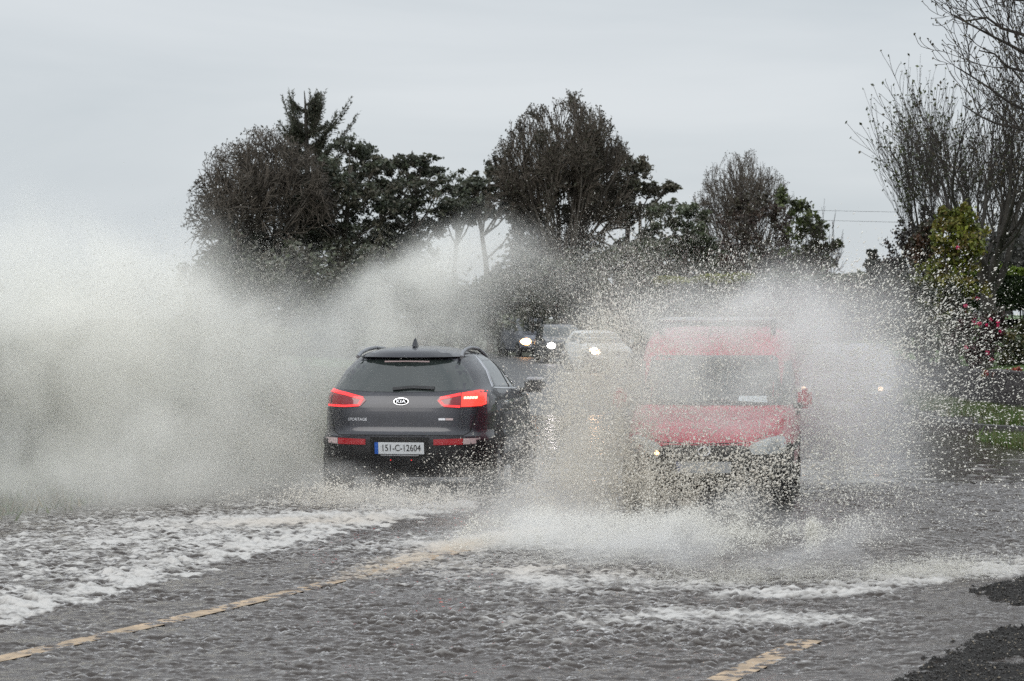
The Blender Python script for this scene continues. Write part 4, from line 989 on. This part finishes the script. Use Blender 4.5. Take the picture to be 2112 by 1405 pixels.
# undergrowth below the far trees
UG = [(430, 560, 46), (520, 545, 60), (610, 545, 60), (700, 565, 56), (790, 560, 50), (880, 570, 50), (960, 610, 44), (1030, 600, 46), (1100, 545, 56), (1390, 590, 50), (1190, 550, 60), (1290, 545, 60), (1500, 580, 46), (1590, 590, 50), (1680, 600, 50)]
for k, (a, b, r) in enumerate(UG):
    d = 126 - (k % 3) * 4
    evergreen('bush', 'dark bush in the undergrowth below the far trees', a, d, .1, 60 + k, [(a - r * .5, b + 20, r * .7), (a + r * .5, b + 15, r * .7), (a, b - 5, r * .7), (a - r * .2, b + 65, r), (a + r * .5, b + 70, r * .9)], [(.080, .082, .060), (.094, .086, .066), (.084, .094, .060)], per=60, size=.16, cat='bush', group='bushes below the far trees', rr=.8, depth=1.5)  # bush leaf colours paled to imitate haze at this distance
def undergrowth():
    # the dark scrub below and behind the far trees, read as one mass
    g = np.random.default_rng(77); Cn = []; Rd = []
    for k in range(620):
        a = g.choice([g.uniform(395, 900), g.uniform(1050, 1750), g.uniform(880, 1080)], p=[.42, .46, .12])
        top = 505 + 25 * math.sin(a / 45) + 14 * math.sin(a / 17) + (40 if a > 1480 else 0) + (75 if 890 < a < 1060 else 0) + max(0, (450 - a)) * .9 + max(0, a - 1660) * .6
        d = g.uniform(137, 146); q = PX(a, top + (665 - top) * g.random() ** .9, d); Cn.append((q.x, q.y, max(.3, q.z))); Rd.append(g.uniform(.5, 1.1))
    o = leaves('undergrowth', Cn, Rd, 75, .22, [(.078, .080, .062), (.090, .084, .066), (.080, .090, .060)], g, None, hollow=0); o['kind'] = 'stuff'; o['label'] = 'dark tangled undergrowth below the far trees'  # scrub colours include a lift that replaces haze
undergrowth()
# hedges
def hedge(name, label, p0, p1, h, wd, gz, seed, n, cols, top, size=.07, bare_foot=0.0, cat='hedge'):
    g = np.random.default_rng(seed); p0 = np.array(p0); p1 = np.array(p1); L = np.hypot(*(p1 - p0)); c = (p0 + p1) / 2
    t = thing(name, label, cat, (c[0], c[1], gz)); v = (p1 - p0) / L; nn = np.array([-v[1], v[0]])
    T = Tubes()
    for k in range(int(L / .22)):
        q = p0 - c + v * (k + g.random()) * .22; T.add(np.array([(q[0], q[1], -.1), (q[0] + g.normal(0, .05), q[1] + g.normal(0, .05), h * .4), (q[0] + g.normal(0, .15), q[1] + g.normal(0, .12), h * .85)]), [.025, .018, .006], 4)
    T.build('stem', M['bark'], t)
    l = g.random(n) * L; u = (g.random(n) - .5); side = g.random(n) < .6; u[side] = np.sign(u[side]) * .5 * (1 - g.random(side.sum()) ** 2 * .3)
    z = bare_foot + (h - bare_foot) * g.random(n) ** .8; tp = g.random(n) < .25; z[tp] = h * (1 - g.random(tp.sum()) ** 2 * .06); u[tp] = g.random(tp.sum()) - .5
    wob = .08 * np.sin(l * 1.7 + seed) + .05 * np.sin(l * 4.1)
    xy = (p0 - c)[None] + v[None] * l[:, None] + nn[None] * (u * wd)[:, None]
    P = np.c_[xy, z + wob * z / h + g.normal(0, .03, n)]
    a = g.normal(0, 1, (n, 3)); a /= np.linalg.norm(a, axis=1)[:, None]; b = np.cross(a, g.normal(0, 1, (n, 3))); b /= np.linalg.norm(b, axis=1)[:, None]
    s_ = size * g.uniform(.6, 1.4, n)[:, None]
    V = np.stack([P - a * s_ * .8, P + b * s_ * .5, P + a * s_ * .8, P - b * s_ * .5], 1).reshape(-1, 3)
    o = mknp('foliage', V, np.arange(n * 4).reshape(n, 4), M['leaf'], t, False, 4)
    col = np.array(cols)[g.integers(0, len(cols), n)] * g.uniform(.6, 1.4, (n, 1)); nt = (P[:, 2] > h - .16); col[nt] = np.array(top) * g.uniform(.7, 1.3, (nt.sum(), 1))
    at = o.data.color_attributes.new('tone', 'FLOAT_COLOR', 'POINT'); at.data.foreach_set('color', np.repeat(np.c_[col, np.ones(n)], 4, 0).astype(np.float32).ravel())
    return t
HG = [(.022, .040, .012), (.03, .05, .014), (.018, .03, .012)]
hedge('hedge', 'clipped green hedge with a bright fresh top at the right edge, behind the lawn', (12.35, 65), (17.5, 64.2), 1.35, .9, 1.86, 1, 30000, HG, (.13, .19, .02), .075, .28)
hedge('hedge', 'short clipped end of hedge with bright top left of the multi-stemmed trunk', (11.5, 64), (12.15, 64.2), 1.33, .9, 1.84, 2, 5000, HG, (.13, .19, .02), .075, .2)
hedge('hedge', 'yellowish clipped hedge seen over the spray above the red van', ((1365 - CX) * 84 / F, 84), ((1530 - CX) * 84 / F, 82), 3.2, 1.1, .05, 3, 16000, [(.05, .055, .02), (.06, .06, .025), (.04, .05, .02)], (.17, .18, .035), .10, .0)
hedge('hedge', 'long dark roadside hedge running behind the right-hand spray', ((1530 - CX) * 83 / F, 83), ((1890 - CX) * 76 / F, 76), 3.15, 1.2, .05, 4, 36000, [(.028, .03, .02), (.034, .034, .022), (.03, .04, .02)], (.045, .06, .025), .10, .0)
hedge('hedge', 'low scrubby hedge on the left bank, veiled by spray', tuple(off_at(-6.6, 17)), tuple(off_at(-6.9, 36)), 1.25, 1.3, .42, 6, 26000, [(.08, .085, .035), (.10, .085, .04), (.05, .065, .028), (.12, .10, .05)], (.11, .11, .045), .055, .0)
hedge('hedge', 'far left field hedge hidden behind thick spray', (-20, 88), (-6, 92), 1.0, 1.6, .45, 8, 20000, [(.035, .04, .022), (.045, .04, .026)], (.05, .055, .03), .12, .0)
evergreen('tree', 'dark bushy tree cut off by the left edge of the picture', -40, 66, .4, 71, [(-60, 600, 50), (-15, 625, 34), (-40, 660, 60), (-5, 690, 30), (-60, 720, 60), (-20, 740, 40)], [(.022, .026, .02), (.03, .03, .022)], per=70, size=.09)
# garden shrubs and trees at the right
bare_tree('bare_tree', 'many-stemmed bare tree with a few green buds rising behind the yellow-green shrub', 1915, 61, PX(0, 150, 61).z, 1.6, 81, 7, 4, .34, .07, (3, 3, 3, 3), .74, 1.5, .13, .0052, 2.05, buds=(.03, 1, .055, [(.07, .085, .03), (.05, .06, .03)]), open_=1.0)
bare_tree('bare_tree', 'tall many-stemmed bare tree on a thick trunk at the right edge of the garden', 2040, 57, PX(0, 112, 57).z, 1.5, 84, 8, 4, .34, .06, (3, 3, 3, 3), .74, 1.7, .19, .0052, 2.4, buds=(.03, 1, .055, [(.05, .06, .03), (.06, .05, .03)]), ivy=(2.4, 120, .10, 10, .05), open_=.75)
YG = [(.14, .16, .020), (.11, .13, .02), (.16, .15, .03), (.08, .10, .02), (.13, .10, .03)]
evergreen('shrub', 'yellow-green variegated evergreen shrub with a pointed top', 1965, 52, 1.0, 91, [(1985, 440, 16), (1960, 455, 24), (2000, 465, 20), (1940, 480, 22), (1980, 490, 30), (2005, 510, 20), (1950, 520, 28), (1990, 540, 26), (1930, 560, 26), (1970, 575, 28), (1910, 590, 24), (1945, 610, 26), (2000, 590, 22), (1930, 650, 26), (1970, 660, 26)], YG, per=80, size=.062, cat='shrub', depth=.7, stem=.06)
evergreen('shrub', 'rusty brown-leaved shrub tucked beside the yellow-green one', 1905, 53.5, 1.05, 92, [(1900, 480, 16), (1920, 490, 18), (1890, 500, 14), (1910, 520, 22), (1890, 550, 20), (1920, 560, 22), (1900, 600, 24), (1885, 640, 22)], [(.10, .055, .02), (.06, .03, .018), (.035, .025, .018), (.03, .03, .015)], per=70, size=.06, cat='shrub', depth=.6, stem=.05)
evergreen('shrub', 'dark glossy shrub standing behind the wall left of the pink flowers', 1905, 49.5, .9, 93, [(1860, 590, 26), (1900, 600, 30), (1950, 620, 28), (1840, 640, 30), (1890, 650, 34), (1940, 670, 32), (1860, 700, 34), (1920, 710, 34), (1965, 720, 26)], [(.02, .026, .014), (.028, .032, .016), (.04, .036, .018)], per=90, size=.055, cat='shrub', depth=.9, stem=.05)
cam_sh = evergreen('shrub', 'dark red-tinged shrub dotted with pink flowers on the garden wall', 2035, 47.5, .9, 94, [(2005, 665, 18), (2040, 660, 18), (2065, 668, 14), (2000, 695, 20), (2035, 690, 24), (2065, 695, 18), (2005, 725, 22), (2040, 730, 24), (2070, 725, 16), (2030, 750, 18)], [(.045, .018, .018), (.022, .026, .014), (.03, .03, .016), (.06, .02, .022)], per=110, size=.042, cat='shrub', depth=.6, stem=.04)
def flowers(sh, pts, d, seed, spread=.02):
    g = np.random.default_rng(seed); x, y, z = sh.location
    for (a, b, r) in pts:
        q = PX(a, b, d); leaves('flower', [(q.x - x, q.y - y, q.z - z)], [r * d / F], 26, .035, [(.50, .025, .11), (.55, .05, .14), (.40, .015, .08)], g, sh, M['petal'], long=1.1, hollow=.5)
flowers(cam_sh, [(2010, 664, 7), (2020, 668, 4), (2043, 660, 4), (2058, 664, 4), (2063, 684, 3), (2037, 728, 5), (2046, 742, 4), (1992, 716, 4), (2035, 671, 3), (2058, 672, 3)], 47.0, 5)
flowers(bpy.data.objects['shrub'], [(1975, 511, 4), (2016, 615, 4), (1991, 631, 4)], 51.4, 6)
evergreen('shrub', 'olive green low shrub at the right edge on top of the wall', 2100, 47, .9, 95, [(2085, 705, 16), (2112, 690, 18), (2075, 730, 16), (2105, 730, 22), (2130, 715, 24), (2090, 755, 16), (2125, 750, 18)], [(.05, .055, .018), (.035, .042, .016), (.07, .06, .02), (.02, .024, .012)], per=100, size=.042, cat='shrub', depth=.6, stem=.04)
evergreen('shrub', 'small dark shrub with round tufts standing against the pale sky', 1800, 75, .3, 96, [(1798, 528, 9), (1788, 545, 8), (1808, 545, 10), (1825, 550, 9), (1798, 560, 12), (1815, 570, 14), (1840, 555, 12), (1860, 545, 14), (1850, 580, 20)], [(.022, .026, .018), (.03, .032, .02)], per=60, size=.08, cat='shrub', depth=.6, stem=.05)
evergreen('shrub', 'grey twiggy thicket between the bare trees and the dark hedge', 1870, 64, 1.4, 97, [(1880, 470, 22), (1905, 455, 18), (1860, 500, 22), (1890, 520, 30), (1850, 540, 22)], [(.04, .03, .028), (.05, .038, .034), (.03, .028, .024)], per=60, size=.05, cat='shrub', depth=.9, stem=.05)
evergreen('flowering_plant', 'strip of pinkish red low flowers along the top of the wall', 2070, 45.4, .86, 98, [(2050, 772, 5), (2062, 772, 6), (2075, 768, 5), (2090, 765, 5), (2100, 762, 4), (2030, 771, 4)], [(.30, .05, .06), (.35, .10, .06), (.12, .10, .03), (.22, .04, .05)], per=40, size=.03, cat='plant', depth=.2, stem=.02)
def far_wood():
    g = np.random.default_rng(12); Cn = []; Rd = []
    for k in range(240):
        a = 2040 + g.random() * 260; d = 150 + g.random() * 30; q = PX(a, 500 + g.random() * 130 - 24 * math.sin(a / 30), d); Cn.append((q.x, q.y, q.z)); Rd.append(.9 + g.random())
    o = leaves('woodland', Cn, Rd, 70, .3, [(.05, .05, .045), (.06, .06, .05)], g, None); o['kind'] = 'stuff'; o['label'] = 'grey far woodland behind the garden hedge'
far_wood()
def overhang():
    g = np.random.default_rng(17); x, d = 8.6, 28.5
    t = thing('bare_tree', 'bare roadside tree reaching its long curved branches in from the top right corner', 'tree', (x, d, .1)); T = Tubes(); TW = Tubes(); tips = []
    T.add(np.array([(0, 0, -.2), (.05, 0, 1.5), (-.02, .05, 3.2), (.05, 0, 5), (.1, 0, 7.0), (.1, 0, 8.2)]), [.22, .19, .17, .14, .08, .03], 10)
    def w_(a, b): q = PX(a, b, d); return np.array([q.x - x, 0, q.z - .1])
    for a, b, c in (((2420, 250), (2150, 60), (1985, 20)), ((2420, 330), (2160, 130), (1955, 45)), ((2420, 330), (2180, 200), (2010, 110)), ((2420, 400), (2170, 260), (1990, 130)), ((2420, 180), (2180, 0), (2010, -40)),
                    ((2420, 450), (2200, 300), (1990, 215)), ((2420, 420), (2190, 220), (2040, 140)), ((2420, 120), (2250, -60), (2060, -30)), ((2420, 470), (2230, 340), (2060, 300))):
        A, B, Cc = w_(*a), w_(*b), w_(*c); dep = g.normal(0, .5); n = 12; tt = np.linspace(0, 1, n)[:, None]
        B[1] = dep * .5; Cc[1] = dep; Cc = Cc + np.array([0, 0, .0]); pts = A * (1 - tt) ** 2 + B * 2 * tt * (1 - tt) + Cc * tt ** 2; pts[1:-1] += g.normal(0, .03, (n - 2, 3))
        T.add(pts, np.linspace(.045, .007, n), 6)
        for k in range(14):
            i = g.integers(2, n - 1); dr = pts[i + 1 if i + 1 < n else i] - pts[i - 1]; dr /= np.linalg.norm(dr)
            q = perp(g, dr, g.uniform(.35, .8)); q[2] += .22
            bare(T, TW, g, pts[i], q, g.uniform(.35, .8), .008, 2, 4, .5, .12, (2, 2), .6, tips, wob=.16, minr=.0038)
    T.build('trunk', M['bark'], t); TW.build('crown', M['twig'], t)
    leaves('foliage', np.array(tips), np.full(len(tips), .012), 2, .022, [(.05, .045, .025)], g, t)
overhang()
# overhead wires and their poles
def wires():
    d = 152; a = PX(1320, 430, d); b = PX(2330, 452, d - 30)
    for (p, lab) in ((a, 'wooden pole carrying two wires, hidden among the far pines'), (b, 'wooden pole carrying two wires beyond the right edge')):
        t = thing('utility_pole', lab, 'pole', (p.x, p.y, 0)); tube('pole', [(0, 0, -.2), (0, 0, p.z + .35)], [.13, .10], M['pole'], t, 10); rbox('crossarm', (0, 0, p.z), (.14, .10, .9), M['pole'], t, .01)
    for dz, lab in ((.28, 'upper of two thin overhead wires crossing the sky gap'), (-.28, 'lower of two thin overhead wires crossing the sky gap')):
        pts = [a + (b - a) * f + Vector((0, 0, dz - 2.4 * f * (1 - f) * .3)) for f in np.linspace(0, 1, 24)]
        o = tube('overhead_wire', pts, .009, M['wire'], None, 5); tag(o, lab, 'wire', 'overhead wires')
wires()
# ================================================================ SPRAY
# a puff: photo x, y, metres off, half-extent across and up in photo pixels, half-depth in metres, tilt in degrees, density
def puff(px, py, d, rx, ry, rd, rot, a):
    q = PX(px, py, d); return (q, (rx * d / F, rd, ry * d / F), R(rot), a)
LEFT = [puff(150, 690, 26.0, 230, 70, 1, 0, .7), puff(260, 940, 24.8, 250, 100, .7, 0, .6), puff(60, 990, 24.0, 280, 90, .8, 0, 1.0), puff(-40, 1040, 22.5, 220, 50, .7, 0, .45), puff(330, 1020, 25.5, 260, 55, .7, 0, .8), puff(-60, 700, 25, 160, 200, 1, 0, .6),
        puff(330, 800, 26.8, 260, 180, 1.2, 0, .85), puff(90, 800, 26.0, 230, 200, 1.2, 0, .8), puff(550, 800, 27.6, 140, 140, 1.0, 0, .6), puff(200, 600, 27, 200, 70, 1.1, 4, .95), puff(480, 655, 28, 130, 50, 1.0, -12, .55),
        puff(90, 525, 26.5, 200, 55, 1.1, 0, .45), puff(420, 980, 27.2, 250, 70, .9, 0, .75),
        puff(850, 585, 31.5, 140, 52, 1.2, 30, .95), puff(985, 545, 32, 110, 55, 1.2, 10, .40), puff(760, 690, 31.2, 120, 60, 1.1, 25, .9), puff(930, 660, 31.5, 110, 70, 1.1, 0, .35)]
MID = [puff(1188, 910, 22.8, 68, 150, .5, 0, 1.4), puff(1250, 780, 22.9, 58, 105, .45, 12, .9), puff(1150, 1060, 22.4, 150, 60, .6, 0, 1.1), puff(1200, 1115, 19.6, 210, 48, .6, 0, 1.2), puff(1370, 1135, 19.2, 170, 36, .6, 0, 1.0), puff(1050, 1110, 20.2, 150, 36, .6, 0, .7),
       puff(1170, 1010, 22.6, 100, 110, .5, 0, .7), puff(740, 1036, 24.2, 140, 26, .4, 0, 1.0), puff(930, 1062, 22.8, 150, 36, .45, 0, .9), puff(1170, 560, 28, 180, 70, 1.0, 0, .12), puff(850, 860, 24.3, 200, 150, .4, 0, .05)]
RIGHT = [puff(1545, 662, 22.4, 180, 56, .6, 0, .9), puff(1490, 775, 22.0, 200, 90, .45, 0, 1.1), puff(1500, 690, 22.1, 200, 65, .5, 0, 1.2), puff(1720, 750, 25.5, 140, 110, .9, 0, 1.1), puff(1730, 880, 27, 150, 110, 1.0, 0, .8),
         puff(1600, 1080, 20.6, 260, 40, .5, 0, .45), puff(1690, 1165, 18.4, 240, 24, .35, 2, .9), puff(1420, 1170, 18.0, 180, 26, .4, 0, .9), puff(1960, 1175, 18.0, 150, 20, .3, 6, .6), puff(1800, 640, 29, 90, 80, 1.0, 0, .12)]
def mist(name, label, puffs, vox, col, nscale, lo_t, hi_t, seed):
    lo = [1e9] * 3; hi = [-1e9] * 3
    for c, r, a, k in puffs:
        rr = (max(r[0], r[2] * abs(math.sin(a))) * 2.0, r[1] * 2.0, (r[2] + r[0] * abs(math.sin(a))) * 2.0)
        for i in range(3): lo[i] = min(lo[i], c[i] - rr[i]); hi[i] = max(hi[i], c[i] + rr[i])
    lo[2] = .03
    ng = bpy.data.node_groups.new(name, 'GeometryNodeTree'); ng.interface.new_socket('Geometry', in_out='OUTPUT', socket_type='NodeSocketGeometry')
    N = ng.nodes.new; L = ng.links.new
    out = N('NodeGroupOutput'); vc = N('GeometryNodeVolumeCube'); sm = N('GeometryNodeSetMaterial'); pos = N('GeometryNodeInputPosition'); tot = None
    def vm(op, *a):
        n = N('ShaderNodeVectorMath'); n.operation = op
        for i, x in enumerate(a):
            if isinstance(x, (tuple, Vector)): n.inputs[i].default_value = x
            elif isinstance(x, (int, float)): n.inputs['Scale'].default_value = x
            else: L(x, n.inputs[i])
        return n
    def mt(op, a, b=None):
        n = N('ShaderNodeMath'); n.operation = op
        for i, x in enumerate((a, b)):
            if x is None: continue
            if isinstance(x, (int, float)): n.inputs[i].default_value = x
            else: L(x, n.inputs[i])
        return n.outputs[0]
    # the eddies bend the puffs' edges
    wn1 = N('ShaderNodeTexNoise'); wn1.inputs['Scale'].default_value = .9; wn1.inputs['Detail'].default_value = 4; L(vm('ADD', pos.outputs[0], (seed, seed * 2., 0)).outputs[0], wn1.inputs['Vector'])
    wob = vm('SCALE', vm('SUBTRACT', wn1.outputs['Color'], (.5, .5, .5)).outputs[0], 1.3); wp = vm('ADD', pos.outputs[0], wob.outputs[0]).outputs[0]
    for c, r, a, k in puffs:
        s = vm('SUBTRACT', wp, c).outputs[0]
        if a:
            ro = N('ShaderNodeVectorRotate'); ro.rotation_type = 'Y_AXIS'; ro.inputs['Angle'].default_value = a; L(s, ro.inputs['Vector']); s = ro.outputs[0]
        d = vm('DIVIDE', s, r).outputs[0]; q = vm('DOT_PRODUCT', d, d).outputs['Value']
        e = mt('MULTIPLY', mt('EXPONENT', mt('MULTIPLY', q, -1.0)), float(k)); tot = e if tot is None else mt('ADD', tot, e)
    no = N('ShaderNodeTexNoise'); no.inputs['Scale'].default_value = nscale; no.inputs['Detail'].default_value = 6; no.inputs['Roughness'].default_value = .62; L(vm('ADD', wp, (seed, 0., 3.)).outputs[0], no.inputs['Vector'])
    mr = N('ShaderNodeMapRange'); mr.inputs[1].default_value = lo_t; mr.inputs[2].default_value = hi_t; mr.inputs[3].default_value = .05; mr.inputs[4].default_value = 1.9; L(no.outputs[0], mr.inputs[0])
    dens = mt('MULTIPLY', tot, mr.outputs[0]); dens = mt('MAXIMUM', mt('SUBTRACT', dens, .018), 0.0)
    L(dens, vc.inputs['Density']); vc.inputs['Min'].default_value = lo; vc.inputs['Max'].default_value = hi
    for i, k in enumerate('XYZ'): vc.inputs['Resolution ' + k].default_value = max(8, int((hi[i] - lo[i]) / vox))
    m = bpy.data.materials.new(name); m.use_nodes = True; t = m.node_tree; t.nodes.clear()
    o = t.nodes.new('ShaderNodeOutputMaterial'); p = t.nodes.new('ShaderNodeVolumePrincipled'); t.links.new(p.outputs[0], o.inputs['Volume'])
    p.inputs['Color'].default_value = (*col, 1); p.inputs['Density'].default_value = 1.0; p.inputs['Anisotropy'].default_value = .15
    sm.inputs['Material'].default_value = m; L(vc.outputs[0], sm.inputs[0]); L(sm.outputs[0], out.inputs[0])
    vd = bpy.data.volumes.new(name); ob = bpy.data.objects.new(name, vd); COL.objects.link(ob); vd.materials.append(m)
    ob.modifiers.new('spray', 'NODES').node_group = ng; ob['kind'] = 'stuff'; ob['label'] = label
    return ob
mist('spray_mist', 'pale grey-green wall of spray thrown out to the left of the SUV', LEFT, .075, (.998, .990, .955), 1.5, .38, .62, 3.)
mist('spray_mist', 'thick sandy spray between the SUV and the red van', MID, .055, (.997, .988, .968), 2.4, .36, .64, 9.)
mist('spray_mist', 'thin pale spray blowing over and beside the red van', RIGHT, .06, (.996, .992, .990), 1.8, .36, .64, 15.)

M['drop'] = mat('water_drop', (.95, .935, .885), .25, spec=.6, transl=.45)
M['dropsand'] = mat('muddy_drop', (.97, .94, .88), .25, spec=.6, transl=.45)
def clump(P, seed, scale):
    """streaky clumping of the drops: sum of random waves"""
    g = np.random.default_rng(seed); f = np.zeros(len(P))
    for k in range(28):
        v = g.normal(0, 1, 3) * scale * 2 ** g.uniform(0, 2.5); f += np.sin(P @ v + g.uniform(0, 6.28)) * 2 ** (-.0)
    return f / math.sqrt(14)
def drops(name, label, puffs, n, r0, r1, m, seed, src, cl=.5, scale=2.0):
    g = np.random.default_rng(seed); wts = np.array([p[3] for p in puffs]); wts = wts / wts.sum(); which = g.choice(len(puffs), int(n * 1.9), p=wts)
    u = g.normal(0, .707, (len(which), 3)); Cn = np.array([p[0] for p in puffs]); Rr = np.array([p[1] for p in puffs]); A = np.array([p[2] for p in puffs])
    v = u * Rr[which]; a = A[which]; ca, sa = np.cos(a), np.sin(a)
    P = np.stack([v[:, 0] * ca - v[:, 2] * sa, v[:, 1], v[:, 0] * sa + v[:, 2] * ca], 1) + Cn[which]
    keep = (P[:, 2] > .03) & (clump(P, seed + 1, scale) * cl + g.normal(0, .5, len(P)) > -.15); P = P[keep][:n]
    r = r0 + (1.5 * r1 - r0) * g.random(len(P)) ** 5 * .9
    vel = P - np.array(src); vel[:, 2] += .3
    return octa(name, P, r, m, g, label, stretch=vel + g.normal(0, .6, P.shape), tet=r1 < .005)
SRC_V = (1.2, 23.6, .1)
drops('spray_drops', 'sandy drops flying between the SUV and the red van', [puff(1180, 900, 22.3, 72, 160, .5, 0, 1), puff(1260, 775, 22.4, 70, 120, .45, 10, .8), puff(1180, 1040, 22.1, 150, 80, .5, 0, .6), puff(1110, 930, 24.0, 50, 90, .4, 0, .07), puff(1310, 690, 22.8, 80, 70, .5, 0, .25)], 72000, .0014, .0050, M['dropsand'], 101, SRC_V, .6)
drops('spray_drops', 'coarse drops splashing over the bumper of the red van', [puff(1430, 1020, 21.9, 130, 70, .3, 0, 1), puff(1380, 1065, 21.8, 130, 40, .3, 0, .8), puff(1560, 980, 21.9, 110, 70, .3, 0, .4), puff(1300, 980, 22.0, 50, 90, .3, 0, .3)], 17000, .0018, .0095, M['dropsand'], 102, SRC_V, .9, 4)
drops('spray_drops', 'fine drops hanging over the roof of the red van', [puff(1480, 680, 22.3, 210, 90, .6, 0, 1), puff(1370, 640, 23.0, 140, 70, .6, 0, .5), puff(1640, 640, 22.9, 150, 80, .6, 0, .6), puff(1470, 790, 21.8, 170, 90, .3, 0, .9)], 50000, .0014, .0045, M['drop'], 103, SRC_V, .4)
drops('spray_drops', 'scattered bright drops flying off to the right of the red van', [puff(1740, 830, 22.6, 170, 130, .8, 0, 1), puff(1850, 690, 23, 170, 120, .9, 0, .8), puff(1980, 780, 23, 120, 120, .8, 0, .22), puff(1680, 980, 22, 200, 80, .7, 0, .45), puff(1660, 570, 24, 220, 55, .8, 0, .3)], 28000, .0016, .0064, M['drop'], 104, SRC_V, .5, 3)
drops('spray_drops', 'fine drizzle of drops above the SUV bonnet and the queue', [puff(1170, 560, 27, 200, 75, .8, 0, 1), puff(1010, 580, 28, 130, 80, .8, 0, .4), puff(1330, 560, 25, 190, 80, .8, 0, .7)], 48000, .0014, .0042, M['drop'], 105, SRC_V, .4)
drops('spray_drops', 'fine drops in the wall of spray left of the SUV', [puff(330, 620, 25.6, 280, 90, .6, 0, .8), puff(250, 820, 25.2, 260, 190, .6, 0, 1), puff(760, 610, 29.5, 160, 80, .6, 25, .5)], 60000, .0012, .0034, M['drop'], 106, (-2, 27, .1), .5)
drops('spray_drops', 'low splash of drops along the right-hand bow wave', [puff(1700, 1190, 17.4, 230, 24, .35, 3, 1), puff(1500, 1200, 17.3, 150, 24, .35, 0, .8), puff(1920, 1180, 17.6, 140, 20, .3, 6, .5), puff(1250, 1160, 18.4, 220, 26, .4, 0, .4)], 60000, .0012, .0046, M['drop'], 107, (1.8, 19, -.3), .6, 5)
drops('spray_drops', 'drops kicked up behind the rear wheels of the SUV', [puff(720, 1025, 24.1, 110, 30, .3, 0, 1), puff(900, 1060, 23.6, 130, 34, .3, 0, .7), puff(1000, 985, 23.9, 80, 45, .3, 0, .35), puff(1080, 930, 24.6, 45, 60, .3, 0, .22)], 22000, .0014, .0055, M['dropsand'], 108, (-1.0, 25, .0), .6, 4)

# jets of drops flung from the tyres: each follows its own arc
def jets(name, label, src, n_jets, per, vx, vy, vz, tmax, jit, r0, r1, m, seed, src_sd=(.1, .5, .03)):
    g = np.random.default_rng(seed); s0 = np.array(src) + g.normal(0, 1, (n_jets, 3)) * np.array(src_sd)
    v = np.stack([g.uniform(*vx, n_jets), g.uniform(*vy, n_jets), vz[0] + (vz[1] - vz[0]) * g.random(n_jets) ** .8], 1)
    w_ = g.gamma(1.2, 1.0, n_jets); w_ /= w_.sum(); k = g.choice(n_jets, n_jets * per, p=w_); n = len(k)
    t = tmax * g.random(n) ** .8; v0 = v[k] * (1 + g.normal(0, .05, (n, 3)))
    P = s0[k] + v0 * t[:, None]; P[:, 2] -= 4.9 * t * t; P += g.normal(0, 1, (n, 3)) * (jit * (.25 + t))[:, None]
    vel = v0.copy(); vel[:, 2] -= 9.8 * t; kp = P[:, 2] > .03; P = P[kp]; vel = vel[kp]
    r = r0 + (1.5 * r1 - r0) * g.random(len(P)) ** 5 * .9
    return octa(name, P, r, m, g, label, stretch=vel + g.normal(0, 1.2, P.shape), tet=r1 < .005)
jets('spray_jets', 'fan of drops arcing up and left from the near wheels of the SUV', (-2.0, 26.2, .1), 240, 1200, (-4.6, -.5), (-1.2, .8), (2.0, 7.0), 1.25, .10, .0014, .0040, M['drop'], 201, (.15, .9, .03))
jets('spray_jets', 'fan of drops arcing up beyond the bonnet of the SUV', (-1.7, 30.3, .1), 120, 1000, (-.5, 2.0), (-.5, 1.5), (3.4, 7.0), 1.1, .10, .0014, .0038, M['drop'], 202, (.4, .6, .03))
jets('spray_jets', 'sandy fan of drops flung up at the SUV side of the red van', (1.15, 22.9, .1), 100, 560, (-1.0, .8), (-1.6, -.2), (1.5, 6.0), 1.0, .06, .0014, .0058, M['dropsand'], 203, (.1, .35, .03))
jets('spray_jets', 'drops thrown across the front and roof of the red van', (1.9, 22.2, .1), 90, 320, (-1.2, 2.2), (-.8, .1), (3.2, 6.6), 1.15, .08, .0014, .0056, M['drop'], 204, (.35, .2, .03))
jets('spray_jets', 'drops flung to the right by the outer wheel of the red van', (2.75, 22.9, .1), 80, 250, (.2, 4.6), (-1.2, .6), (1.5, 6.2), 1.1, .09, .0015, .0062, M['drop'], 205, (.1, .35, .03))
jets('spray_jets', 'low splash flung outward along the road under the red van', (1.3, 20.4, .03), 160, 450, (-2.6, 3.2), (-1.6, .5), (.5, 2.3), .42, .06, .0013, .0050, M['drop'], 206, (.7, .5, .02))
jets('spray_jets', 'low splash behind the rear wheels of the SUV', (-1.2, 24.7, .05), 90, 260, (-1.8, 1.8), (-1.8, -.3), (.4, 1.7), .4, .05, .0013, .0050, M['dropsand'], 207, (.55, .3, .02))
